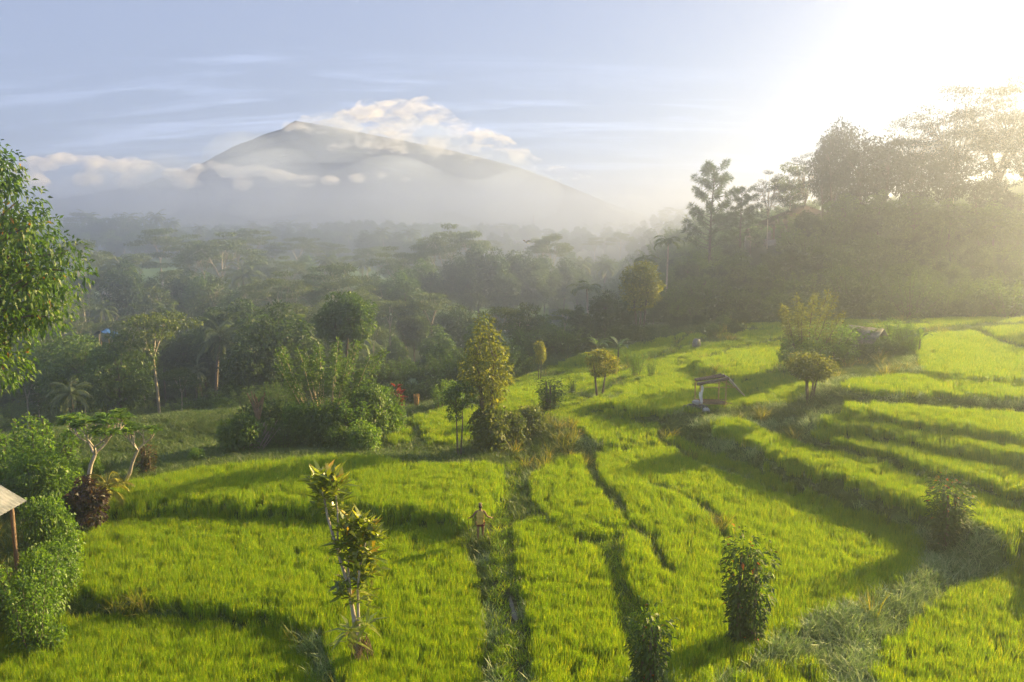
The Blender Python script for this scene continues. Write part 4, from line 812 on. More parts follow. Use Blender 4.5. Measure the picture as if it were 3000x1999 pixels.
fill(14, 560, 1010, 230, 330, 12, 17, ['umb_a', 'umb_c', 'leafy_a', 'dense_b', 'coco_a'], 'beyond the umbrella trees', 'blurred', 12)

# ------------ wooded hill
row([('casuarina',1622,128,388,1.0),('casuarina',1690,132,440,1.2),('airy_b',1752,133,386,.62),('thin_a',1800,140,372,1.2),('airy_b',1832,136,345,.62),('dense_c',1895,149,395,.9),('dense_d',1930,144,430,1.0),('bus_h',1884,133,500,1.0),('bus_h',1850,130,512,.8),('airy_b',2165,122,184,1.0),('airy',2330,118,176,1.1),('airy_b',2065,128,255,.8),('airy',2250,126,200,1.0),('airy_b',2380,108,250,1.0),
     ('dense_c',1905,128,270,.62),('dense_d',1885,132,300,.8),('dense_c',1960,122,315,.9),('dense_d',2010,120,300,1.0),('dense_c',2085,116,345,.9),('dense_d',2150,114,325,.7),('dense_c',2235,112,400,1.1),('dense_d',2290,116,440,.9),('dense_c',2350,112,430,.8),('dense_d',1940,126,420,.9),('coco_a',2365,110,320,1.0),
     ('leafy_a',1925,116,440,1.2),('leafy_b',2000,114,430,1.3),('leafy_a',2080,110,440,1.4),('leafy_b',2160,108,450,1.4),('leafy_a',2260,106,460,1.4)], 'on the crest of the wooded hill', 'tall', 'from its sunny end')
q = random.Random(31); L = []
for i in range(46):
    px = 1560 + 840 * (i + .5) / 46 + q.uniform(-14, 14); D = q.uniform(88, 120)
    L.append((q.choice(['leafy_a', 'dense_a', 'dense_b', 'leafy_b']), px, D, -q.uniform(3.2, 5.8), 1.25))
row([l for i, l in enumerate(L) if l[2] < 103], "on the hill's lower slope", 'low', 'from its sunny end')
row([l for i, l in enumerate(L) if l[2] >= 103], "on the hill's upper slope", 'low', 'from its sunny end')
# uncountable undergrowth and the far woods
def undergrowth():
    def single(key):
        me_parts = PROTO[key][0]; V = []; g = Geo(); mats = []
        for k, (nm, me) in enumerate(me_parts):
            n = len(me.vertices); co = np.empty(n * 3, np.float32); me.vertices.foreach_get('co', co); f = np.empty(len(me.polygons) * 4, np.int32); me.loops.foreach_get('vertex_index', f)
            rn = np.empty(n, np.float32); me.attributes['rnd'].data.foreach_get('value', rn)
            g.add(co.reshape(-1, 3), f.reshape(-1, 4), rn, k); mats.append(me.materials[0])
        return lib_obj(key + '_joined', g.mesh(key + '_joined', mats))
    r = np.random.default_rng(3)
    src = [single('bush_a'), single('bush_b'), single('spray_c')]
    n = 9000; y = 60 + 330 * r.uniform(0, 1, n) ** 1.4; x = r.uniform(-.75, .75, n) * y
    z = ground(x, y); px, py = to_px(x, y, z)
    ok = (level_at(x, y) < 0) & (y > 62)
    slope_grass = inside(np.array([(1120,900),(1250,850),(1420,760),(1530,740),(1700,740),(1900,735),(2480,735),(2480,1300),(1100,1300)], float), px, py)
    hollow = inside(np.array([(250,1020),(420,990),(600,985),(600,1090),(200,1120)], float), px, py)
    farp = np.zeros(n, bool)
    for q in ([(790,622),(1020,622),(1020,680),(760,690)], [(820,690),(1060,690),(1040,745),(800,760)], [(1040,705),(1260,700),(1260,790),(1030,790)], [(80,590),(420,585),(440,640),(330,705),(80,700)]):
        farp |= inside(np.array(q, float), px, py)
    d = fbm(x / 18, y / 18, 15)
    hill = (x > 22) & (y > 84)
    ok &= ~slope_grass & ~hollow & (~farp | (r.uniform(0, 1, n) < .04)) & ((d > .40) | hill)
    ok &= ~((x < -2) & (y < 69))
    ok &= ~((px > 1690) & (px < 1815) & (y > 96) & (y < 142))
    x, y, z = x[ok], y[ok], z[ok]; k = len(x)
    s = r.uniform(.6, 1.4, k) * np.where(y > 180, 1.5, np.where((y < 100) & (x < 20), .85, 1.0))
    scatter('undergrowth', np.stack([x, y, z - .1], -1), np.stack([0 * x, 0 * x, r.uniform(0, 6.28, k)], -1), np.stack([s * 1.1, s * 1.1, s], -1), r.integers(0, 3, k), src, 'tangled undergrowth covering the valley sides and hill')
    src = [single(k) for k in ('dense_a', 'dense_b', 'leafy_a', 'umb_a', 'coco_a')]
    n = 2600; y = r.uniform(420, 970, n); x = r.uniform(-.72, .72, n) * y; z = ground(x, y); dd = fbm(x / 60, y / 60, 44) > .45; x, y, z = x[dd], y[dd], z[dd]; k = len(x)
    s = r.uniform(.9, 1.7, k); scatter('far_forest', np.stack([x, y, z - .3], -1), np.stack([0 * x, 0 * x, r.uniform(0, 6.28, k)], -1), np.stack([s * 1.1, s * 1.1, s], -1), r.choice(5, k, p=[.28, .25, .25, .15, .07]), src, 'far hazy woods fading towards the volcano')
undergrowth()
# ------------------------------------------------------------------ built things, person, bird
def flat_mat(name, c, rough=.8, spec=.2): 
    return rough_mat(name, tuple(v * .8 for v in c), tuple(min(1, v * 1.15) for v in c), 7, rough, bump=.12)
BAMBOO = rough_mat('bamboo', (.32, .22, .08), (.52, .38, .16), 5, .6, stretch=(3, 3, .5)); WOOD = rough_mat('weathered_wood', (.13, .085, .055), (.27, .19, .13), 5, stretch=(4, 4, .5))
THATCH = rough_mat('thatch', (.10, .075, .06), (.24, .18, .14), 14, .95, bump=.8); WHITE = flat_mat('white_plastic', (.74, .73, .7), .5); DARKP = flat_mat('dark_plastic', (.05, .05, .055), .45)
GREYP = flat_mat('grey_plastic', (.32, .33, .36), .45); STONE = flat_mat('grey_stone', (.28, .26, .24)); PLASTER = flat_mat('pale_plaster', (.62, .58, .52)); TILE = rough_mat('roof_tile', (.06, .04, .03), (.12, .075, .055), 9)
def gx_box(g, c, s, rot=0., mi=0):
    c = np.array(c, float); sx, sy, sz = np.array(s) / 2
    V = np.array([[-sx, -sy, -sz], [sx, -sy, -sz], [sx, sy, -sz], [-sx, sy, -sz], [-sx, -sy, sz], [sx, -sy, sz], [sx, sy, sz], [-sx, sy, sz]])
    cr, sr = math.cos(rot), math.sin(rot); V[:, :2] = V[:, :2] @ np.array([[cr, sr], [-sr, cr]])
    g.add(V + c, [[0, 3, 2, 1], [4, 5, 6, 7], [0, 1, 5, 4], [1, 2, 6, 5], [2, 3, 7, 6], [3, 0, 4, 7]], .5, mi)
def pole(a, b, r0, r1=None, sides=8, k=2, wob=0, seed=1):
    g = Geo(); r = np.random.default_rng(seed); P = limb(r, a, b, max(k, 2), wob); tube(g, P, np.linspace(r0, r1 if r1 else r0, len(P)), sides)
    for e, s in ((0, 1), (-1, -1)):
        th = np.linspace(0, 2 * np.pi, sides, endpoint=False)
    return g
def slab(g, quad, th, mi=0):
    """a quad given by four corners, with thickness along its normal"""
    Q = np.array(quad, float); n = np.cross(Q[1] - Q[0], Q[3] - Q[0]); n = n / np.linalg.norm(n) * th
    V = np.concatenate([Q, Q - n]); g.add(V, [[0, 1, 2, 3], [7, 6, 5, 4], [0, 4, 5, 1], [1, 5, 6, 2], [2, 6, 7, 3], [3, 7, 4, 0]], .5, mi)
def corrugated(g, a, b, c, d, n=60, amp=.022, th=.008):
    """sheet a-b along the eave, c above b, d above a; ribs run up the slope"""
    a, b, c, d = map(np.array, (a, b, c, d)); t = np.linspace(0, 1, n)[:, None]; L = a + (b - a) * t; U = d + (c - d) * t
    nn = np.cross(b - a, d - a); nn = nn / np.linalg.norm(nn); w_ = (np.sin(np.arange(n) * math.pi / 2) * amp)[:, None] * nn
    V = np.concatenate([L + w_, U + w_, L + w_ - nn * th, U + w_ - nn * th]); i = np.arange(n - 1)
    F = np.concatenate([np.stack([i, i + 1, n + i + 1, n + i], -1), np.stack([2 * n + i + 1, 2 * n + i, 3 * n + i, 3 * n + i + 1], -1), np.stack([i + 1, i, 2 * n + i, 2 * n + i + 1], -1), np.stack([n + i, n + i + 1, 3 * n + i + 1, 3 * n + i], -1)])
    g.add(V, F)
def root(name, loc, label, cat, rz=0, group=None): return put(name, None, loc=loc, rot=(0, 0, rz), label=label, cat=cat, group=group)
def part(name, g, mat, parent, smooth=False, **k): return put(name, g.mesh(name, mat if isinstance(mat, list) else [mat], smooth), parent=parent, **k)

def shed():
    zg = float(ground(-19, 27)); o = root('roofed_shed', (-18.4, 29.0, zg), 'open shed with grey corrugated roof among the hedge bushes', 'shed'); e = 3.1 - zg; rdg = e + 1.75
    tin = rough_mat('corrugated_tin', (.10, .115, .14), (.18, .19, .22), 3, .6, .1, .15)
    g = Geo(); corrugated(g, (0, -5.2, e), (0, 0, e), (-2.7, 0, rdg), (-2.7, -5.2, rdg), 110); corrugated(g, (-5.4, 0, e), (-5.4, -5.2, e), (-2.72, -5.2, rdg), (-2.72, 0, rdg), 110); part('roof', g, tin, o)
    for x, y in ((-.35, -.35), (-.35, -2.6), (-.35, -4.85), (-5.05, -.35), (-5.05, -4.85)): part('post', pole((x, y, -.3), (x, y, e - .02), .085, .075), WOOD, o, True)
    g = Geo(); gx_box(g, (-.35, -2.6, e - .09), (.1, 4.9, .12)); part('beam', g, WOOD, o); g = Geo(); gx_box(g, (-2.7, -.35, e - .09), (4.6, .1, .12)); part('beam', g, WOOD, o)
    g = Geo()
    for k in range(22): gx_box(g, (-1.2, -.5 - .21 * k, (e - .25) / 2), (.03, .2, e - .3 + .08 * math.sin(k * 2.1)))
    part('board_wall', g, WOOD, o)
shed()
def shelter():
    x, D, _ = at_z(1637, 946, 1.42); zg = float(ground(x, D)); o = root('bamboo_shelter', (x, D, zg), 'ruined bamboo shelter with a rolled thatch beam and hanging white sheet', 'shelter', rz=.06)
    H1, H2 = 1.75, 2.05
    for p, q in (((-.85, 0), H1), ((.85, 0), H2), ((-.80, 1.3), H1), ((.80, 1.3), H2)): part('post', pole((*p, -.3), (*p, q), .05, .045), BAMBOO, o, True)
    g = Geo(); r = np.random.default_rng(3); tube(g, limb(r, (-1.08, -.05, H1 + .02), (.98, -.05, H2 + .08), 9, .02), .11 + .02 * np.sin(np.arange(9) * 2.), 10); tube(g, limb(r, (-1.0, .5, H1 + .16), (.9, .5, H2 + .15), 9, .03), .09, 9); tube(g, limb(r, (-.95, 1.05, H1 + .1), (.9, 1.2, H2 + .1), 9, .03), .08, 9)
    part('thatch_roof', g, THATCH, o, True)
    g = Geo(); slab(g, [(1.02, -.15, H2 + .12), (2.08, -.2, .98), (2.12, 1.15, 1.02), (1.05, 1.3, H2 + .14)], .05); part('hanging_sheet', g, flat_mat('pale_sheet', (.62, .55, .5), .6), o)
    for a, b in (((-.85, 0, H1 - .2), (1.5, 0, H1 - .25)), ((.85, 0, H1 + .1), (1.6, 0, 1.4)), ((.85, 1.3, H2 - .3), (1.6, 1.2, 1.35)), ((-.85, 1.3, H1 - .22), (.9, 1.3, H1 - .2)), ((-.85, 0, .42), (.9, 0, .40)), ((-.85, 1.3, .42), (.9, 1.3, .40))): part('rail', pole(a, b, .028), BAMBOO, o, True)
    g = Geo(); r = np.random.default_rng(5)
    for k in range(22): tube(g, [(-.95 + r.uniform(-.1, .1), .02 + k * .06, .5 + r.uniform(-.02, .02)), (1.1 + r.uniform(-.3, .3), .02 + k * .06 + r.uniform(-.1, .1), .44 + r.uniform(-.1, .03))], .022, 5)
    part('slat_floor', g, WOOD, o, True)
    g = Geo(); r = np.random.default_rng(6); n = 7; U, T = np.meshgrid(np.linspace(0, 1, n), np.linspace(0, 1, 9)); V = np.stack([-.9 + .26 * U * (1 - .7 * np.abs(T - .45)) + .05 * np.sin(T * 9), -.06 + .05 * np.sin(U * 6 + T * 4), H1 - .05 - T * 1.25], -1)
    g.add(V.reshape(-1, 3), grid_faces(9, n)); g.add(V.reshape(-1, 3) + (0, .015, 0), grid_faces(9, n)[:, ::-1]); part('torn_sheet', g, WHITE, o, True)
    # sacks heaped beside it
    h = root('sack_heap', (x - 1.35, D - .25, zg), 'heap of dark and white plastic sacks beside the bamboo shelter', 'sack heap')
    r = np.random.default_rng(9)
    for k, (px_, py_, pz, s, m) in enumerate(((0, 0, .25, .42, DARKP), (.55, -.1, .22, .4, DARKP), (-.45, .05, .16, .34, DARKP), (.25, .1, .55, .26, GREYP), (.75, -.3, .14, .3, GREYP), (-.3, -.3, .12, .26, DARKP))):
        b = bmesh.new(); bmesh.ops.create_icosphere(b, subdivisions=3, radius=s)
        V = np.array([v.co[:] for v in b.verts]); Ff = np.array([[v.index for v in f.verts] for f in b.faces]); b.free(); n_ = fbm(V[:, 0] * 5 + k * 7, V[:, 2] * 5 + V[:, 1] * 4, 3) - .5
        V = V * (1 + n_[:, None] * .7) * np.array([1.1, .9, .68]); g = Geo(); g.add(V + (px_, py_, pz), Ff); part('sack', g, m, h, True)
shelter()
def hip_roof(g, hw, hd, e, z1, ridge, ov=0., th=.14):
    a = [(-hw, -hd, e), (hw, -hd, e), (hw, hd, e), (-hw, hd, e)]; r0, r1 = (-ridge, 0, z1), (ridge, 0, z1)
    V = np.array(a + [r0, r1]); g.add(V, [[0, 1, 5, 4], [2, 3, 4, 5]]); g.add(V, [[1, 2, 5, 5], [3, 0, 4, 4]]); W = V - (0, 0, th); g.add(W, [[4, 5, 1, 0], [5, 4, 3, 2]]); 
    B = np.concatenate([V[:4], W[:4]]); g.add(B, [[4, 5, 1, 0], [5, 6, 2, 1], [6, 7, 3, 2], [7, 4, 0, 3]]); g.add(W, [[5, 5, 2, 1], [4, 4, 0, 3]])
def pavilion():
    D = 141.; x = at_y(1842, 548, D)[0]; z = at_y(1842, 549, D)[2]; o = root('hill_pavilion', (x, D, z), 'open sided pavilion with a broad hipped roof on the wooded hill', 'pavilion', rz=-.05)
    g = Geo(); gx_box(g, (0, -.9, -1.75), (12.4, 10.4, 3.3)); part('plinth', g, STONE, o)
    g = Geo(); hip_roof(g, 7.4, 5.4, 2.45, 5.8, .6); part('roof', g, TILE, o)
    for xx in (-6.0, -3.7, 3.7, 6.0):
        for yy in (-4, 4):
            g = Geo(); gx_box(g, (xx, yy, 1.12), (.2, .2, 2.45)); p = part('post', g, WOOD, o)
            for s in (-1, 1): part('brace', pole((xx, yy, 1.65), (xx + s * .75, yy, 2.32), .07), WOOD, p)
    g = Geo(); gx_box(g, (.3, 1.0, 1.2), (6.2, 5.0, 2.55)); part('wall', g, WOOD, o)
    g = Geo(); gx_box(g, (-1.6, -1.53, 1.3), (.9, .06, 1.3)); part('window', g, flat_mat('dim_glass', (.35, .33, .28), .3), o)
    for px_, h_ in ((1768, 1.7), (1790, 1.0)):
        xx, _, _ = at_y(px_, 545, D - 5.2); b = bmesh.new(); prof = [(.30, 0), (.34, .12), (.22, .2), (.26, .5), (.36, .62), (.2, .72), (.13, .82), (.17, .92), (.05, 1.0)]
        rz = np.linspace(0, 2 * np.pi, 12, endpoint=False); V = np.array([[r_ * math.cos(t) * h_ * .8, r_ * math.sin(t) * h_ * .8, z_ * h_] for r_, z_ in prof for t in rz]); i = np.arange(len(prof) * 12).reshape(-1, 12); j = np.roll(i, -1, 1); b.free()
        g = Geo(); g.add(V, np.stack([i[:-1], j[:-1], j[1:], i[1:]], -1).reshape(-1, 4)); m = g.mesh('stone_ornament', [STONE], True)
        put('stone_ornament', m, loc=(xx, D - 5.2, z - .15), label='taller carved stone ornament standing between the pavilion posts' if h_ > 1.5 else 'smaller carved stone ornament at the pavilion wall', cat='ornament')
    D2 = 133.; xs, _, zs = at_y(1719, 549, D2); s = root('stone_shrine', (xs, D2, zs - .6), 'small stone shrine with tiered cap on the hill before the pavilion', 'shrine')
    g = Geo(); gx_box(g, (0, 0, -.5), (.9, .9, 3.0)); part('base', g, STONE, s); g = Geo(); gx_box(g, (0, 0, 1.3), (.55, .55, .6)); part('niche', g, STONE, s); g = Geo(); hip_roof(g, .65, .65, 1.65, 2.0, .02, th=.08); hip_roof(g, .42, .42, 2.0, 2.4, .02, th=.06); part('roof', g, TILE, s)
pavilion()
def hut():
    D = 60.8; x, _, zt = at_y(1990, 752, D); zg = float(ground(x, D)); h = zt - zg; o = root('field_hut', (x, D, zg), 'little gabled field hut nearly hidden in the thicket', 'hut', rz=.55)
    tin = rough_mat('mossy_tin', (.12, .13, .10), (.26, .24, .2), 4, .6)
    g = Geo(); slab(g, [(-1.25, -1.5, h - 1.25), (0, -1.5, h), (0, 1.5, h), (-1.25, 1.5, h - 1.25)], -.05); slab(g, [(0.002, -1.5, h), (1.25, -1.5, h - 1.25), (1.25, 1.5, h - 1.25), (0.002, 1.5, h)], -.05); part('roof', g, tin, o)
    for sx in (-1, 1):
        for sy in (-1, 1): part('post', pole((sx * 1.0, sy * 1.3, -.2), (sx * 1.0, sy * 1.3, h - .98), .06), BAMBOO, o, True)
    g = Geo(); gx_box(g, (0, 1.2, (h - 1.2) / 2), (1.9, .05, h - 1.2)); part('back_wall', g, WOOD, o)
hut()
def small_things():
    # leaning bundle of poles
    x, D, _ = at_z(572, 1040, -.2); zg = float(ground(x, D)); o = root('pole_bundle', (x, D, zg), 'bundle of grey poles leaning against shaded bushes at the field edge', 'pole bundle'); r = np.random.default_rng(2)
    for k in range(24): part('pole', pole((-.55 + .045 * k + r.normal(0, .05), r.uniform(-.2, .2), -.1), (.25 + .055 * k + r.normal(0, .12), .9 + r.uniform(-.2, .2), 1.75 + r.uniform(-.4, .35)), .028, .02, 5, 4, .02, k), DEADGREY, o, True)
    # dead trunk
    D = 49.; x, _, zt = at_y(592, 900, D); zg = float(ground(x, D)); g = Geo(); r = np.random.default_rng(12); h = zt - zg; T = limb(r, (0, 0, -.3), (-.1, 0, h * .72), 7, .04); tube(g, T, np.linspace(.24, .16, 7), 8)
    for k in range(9):
        a = k * 2.4; tube(g, limb(r, T[4 + k % 3], T[6] + np.array([math.cos(a) * .55, math.sin(a) * .5, h * r.uniform(.12, .28)]), 5, .1), np.linspace(.09, .03, 5), 6)
    o = root('dead_trunk', (x, D, zg), 'lopped dead trunk with stubby reddish branches above the stacked poles', 'dead tree'); part('trunk', g, DEAD, o, True)
    # straw bundle on a stake
    x, D, _ = at_y(957, 930, 60.); zg = float(ground(x, D)); h = at_y(957, 905, D)[2] - zg; o = root('straw_bundle', (x, D, zg), 'bundle of dry orange straw tied on a stake by the small paddy', 'straw bundle'); g = Geo(); r = np.random.default_rng(4)
    for k in range(26): a = k * 2.4; tube(g, limb(r, (math.cos(a) * .13, math.sin(a) * .13, h * .45 * r.uniform(0, 1)), (math.cos(a) * .2, math.sin(a) * .2, h * r.uniform(.78, 1.0)), 4, .05), .035, 4)
    part('straw', g, rough_mat('dry_straw', (.30, .17, .06), (.48, .30, .12), 9), o); part('stake', pole((0, 0, -.3), (0, 0, h * .8), .05), WOOD, o, True)
    # wrapped pile in the far field
    x, D, z = at_y(1600, 803, 74.); zg = float(ground(x, D)); h = max(.7, at_y(1600, 776, D)[2] - zg); b = bmesh.new(); bmesh.ops.create_icosphere(b, subdivisions=3, radius=.5); V = np.array([v.co[:] for v in b.verts]); Ff = np.array([[v.index for v in f.verts] for f in b.faces]); b.free()
    V = V * (1 + .5 * (fbm(V[:, 0] * 6, V[:, 2] * 6 + V[:, 1] * 3, 5) - .5)[:, None]) * np.array([.85, .8, h]) + (0, 0, h * .45); g = Geo(); g.add(V, Ff); o = root('wrapped_pile', (x, D, zg), 'grey sheet wrapped pile standing by the shady bushes in the far field', 'wrapped pile'); part('cover_sheet', g, flat_mat('grey_sheet', (.16, .15, .14), .5), o, True)
    # radio mast
    D = 760.; x, _, z0 = at_y(1226, 560, D); z0 = min(z0, float(ground(x, D))); h = at_y(1226, 494, D)[2] - z0; o = root('radio_mast', (x, D, z0), 'thin lattice radio mast standing in the haze under the volcano', 'radio mast'); g = Geo()
    A = [np.array([math.cos(t) * 1.3, math.sin(t) * 1.3, 0]) for t in (0.3, 2.39, 4.49)]
    for a in A: tube(g, [a, a * .2 + (0, 0, h)], .16, 5)
    for k in range(14):
        t0, t1 = k / 14, (k + 1) / 14
        for i in range(3): tube(g, [A[i] * (1 - .8 * t0) + (0, 0, h * t0), A[(i + 1) % 3] * (1 - .8 * t1) + (0, 0, h * t1)], .07, 4)
    part('lattice', g, flat_mat('mast_steel', (.3, .28, .27), .5), o)
    # tiny farmhouse
    D = 250.; x, _, z0 = at_y(244, 646, D); zg = float(ground(x, D)); o = root('farmhouse', (x, D, max(zg, z0 - .5)), 'tiny white farmhouse with reddish roof between the far umbrella trees', 'house', rz=.4); g = Geo(); zf = min(0, zg - max(zg, z0 - .5)) - .4; gx_box(g, (0, 0, (2.7 + zf) / 2), (2.6, 2.6, 2.7 - zf)); part('wall', g, PLASTER, o); g = Geo(); hip_roof(g, 1.8, 1.8, 2.7, 3.7, .4); part('roof', g, TILE, o); g = Geo(); gx_box(g, (.3, -1.31, .8), (.8, .05, 1.7)); part('door', g, WOOD, o)
    # blue tarpaulin
    D = 100.; x, _, z0 = at_y(240, 760, D); zg = float(ground(x, D)); zz = max(z0 - 1, zg); U, T = np.meshgrid(np.linspace(-1.6, 1.6, 13), np.linspace(-1, 1, 7)); Z = 1.1 - .5 * np.abs(U) + .12 * np.sin(U * 5 + T * 3); V = np.stack([U, T, Z], -1).reshape(-1, 3); g = Geo(); g.add(V, grid_faces(7, 13)); g.add(V - (0, 0, .02), grid_faces(7, 13)[:, ::-1])
    o = root('tarpaulin_tent', (x, D, zz), 'blue tarpaulin stretched over a pole in the dark valley trees', 'tarpaulin'); part('sheet', g, flat_mat('blue_plastic', (.02, .08, .25), .5), o, True)
    for s in (-1, 1): part('pole', pole((0, s * .95, zg - zz - .4), (0, s * .95, 1.06), .04), BAMBOO, o, True)
DEADGREY = rough_mat('grey_pole', (.16, .13, .11), (.32, .27, .23), 6, stretch=(3, 3, .6))
small_things()

# ------------------------------------------------------------------ the tied stake tree in the near rice
def stake_tree():
    x0, D, z0 = at_z(829, 1546, -.75); z0 = float(ground(x0, D)); o = root('dracaena_tree', (x0, D, z0), 'tall slender stake tree with strap leaf heads and ferns at its foot', 'tree'); B = np.array([x0, D, z0]); r = np.random.default_rng(77)
    def w_(px, py, dy=0.): return np.array(at_y(px, py, D + dy)) - B
    stems = [([(830,1546),(822,1480),(812,1410),(800,1345),(783,1290),(768,1240),(752,1185),(742,1130)], .085, .03), ([(826,1500),(824,1430),(822,1360),(826,1310),(834,1270),(842,1235)], .055, .025), ([(783,1290),(776,1240),(776,1180),(772,1140)], .04, .022), ([(806,1370),(800,1300),(806,1255),(800,1215)], .04, .022)]
    for k, (L, a, b) in enumerate(stems):
        g = Geo(); P = np.array([w_(px, py, .12 * math.sin(i + k)) for i, (px, py) in enumerate(L)]); P[0][2] -= .3 if k == 0 else 0; tube(g, P, np.linspace(a, b, len(P)), 8); part('stem', g, PALEBARK, o, True)
    gc = Geo()
    LF = leaf_mat('strap_leaf', [(0, (.09, .15, .010)), (.5, (.17, .24, .02)), (.9, (.28, .32, .03)), (1, (.42, .28, .03))], trans=(1.6, 1.5, .4), tfac=.45, gloss=.08, rough=.4, objvar=0)
    for px, py, R_, n, up in ((738,1098,.62,60,1.0),(765,1098,.62,60,1.0),(752,1122,.55,46,.7),(775,1140,.5,34,.5),(738,1148,.45,26,.4),(770,1168,.45,26,.4),(800,1205,.6,56,.9),(840,1200,.62,56,.95),(858,1222,.5,40,.5),(822,1235,.55,46,.6),(790,1242,.5,36,.4),(845,1262,.55,46,.5),(815,1280,.55,40,.4),(850,1296,.5,40,.4),(832,1318,.5,38,.3),(775,1245,.35,18,.3),(792,1330,.45,24,.4),(783,1352,.4,20,.2),(850,1345,.4,18,.4),(806,1368,.35,14,.1),(846,1372,.4,12,.3)):
        n = int(n * .95); c = w_(px, py, r.uniform(-.3, .3)); c[2] -= .2; az = r.uniform(0, 6.28, n); u = nrm(np.stack([np.cos(az), np.sin(az), r.uniform(-.5, 1.2, n) * 1.0 + up * .55], -1))
        q = c + rdir(r, n) * R_ * .38; n = len(u); L = R_ * 1.2 * r.uniform(.62, 1.1, n); leaves(gc, q, u, np.array([0, 0, 1.]) + rdir(r, n) * .4, L, .135 * r.uniform(.8, 1.2, n), np.clip(.45 + r.normal(0, .2, n) + .2 * (u[:, 2] > .5), 0, 1), 0, .22, .12)
    part('foliage', gc, LF, o)
    gf = Geo()
    for px, py, n in ((806,1452,20), (842,1440,16), (800,1475,10)):
        c = w_(px, py, -.15); az = r.uniform(0, 6.28, n); u = nrm(np.stack([np.cos(az), np.sin(az), r.uniform(-.2, 1.3, n)], -1)); leaves(gf, np.repeat(c[None], n, 0), u, np.array([0, 0, 1.]) + u * -.2, r.uniform(.5, .95, n), .12, r.uniform(.4, 1, n), 0, .2, .25)
    part('fern', gf, LF, o)
    gr = Geo()
    for k in range(34):
        a = r.uniform(0, 6.28); q = w_(822 + r.uniform(-22, 26), 1475 + r.uniform(-20, 10), r.uniform(-.15, .15)); e = np.array([math.cos(a) * .4 + .1, math.sin(a) * .35, r.uniform(-.05, .35)]); tube(gr, limb(r, q, e, 6, .12, .05), np.linspace(.02, .01, 6), 4)
    part('dry_roots', gr, DEAD, o)
stake_tree()

# ------------------------------------------------------------------ person and bird
def skin_mesh(name, V, E, rad, mat, sub=2, rootv=0):
    me = bpy.data.meshes.new(name); me.from_pydata([tuple(v) for v in V], E, []); o = bpy.data.objects.new(name, me); COL.objects.link(o)
    md = o.modifiers.new('skin', 'SKIN'); 
    if not me.skin_vertices: 
        bm = bmesh.new(); bm.from_mesh(me); bm.verts.layers.skin.verify(); bm.to_mesh(me); bm.free()
    for i, d in enumerate(me.skin_vertices[0].data): d.radius = rad[i] if hasattr(rad[i], '__len__') else (rad[i], rad[i]); d.use_root = (i == rootv)
    s = o.modifiers.new('sub', 'SUBSURF'); s.levels = sub; s.render_levels = sub
    dg = bpy.context.evaluated_depsgraph_get(); nm = bpy.data.meshes.new_from_object(o.evaluated_get(dg)); nm.name = name; bpy.data.objects.remove(o); nm.materials.clear(); nm.materials.append(mat)
    nm.polygons.foreach_set('use_smooth', np.ones(len(nm.polygons), bool)); return nm
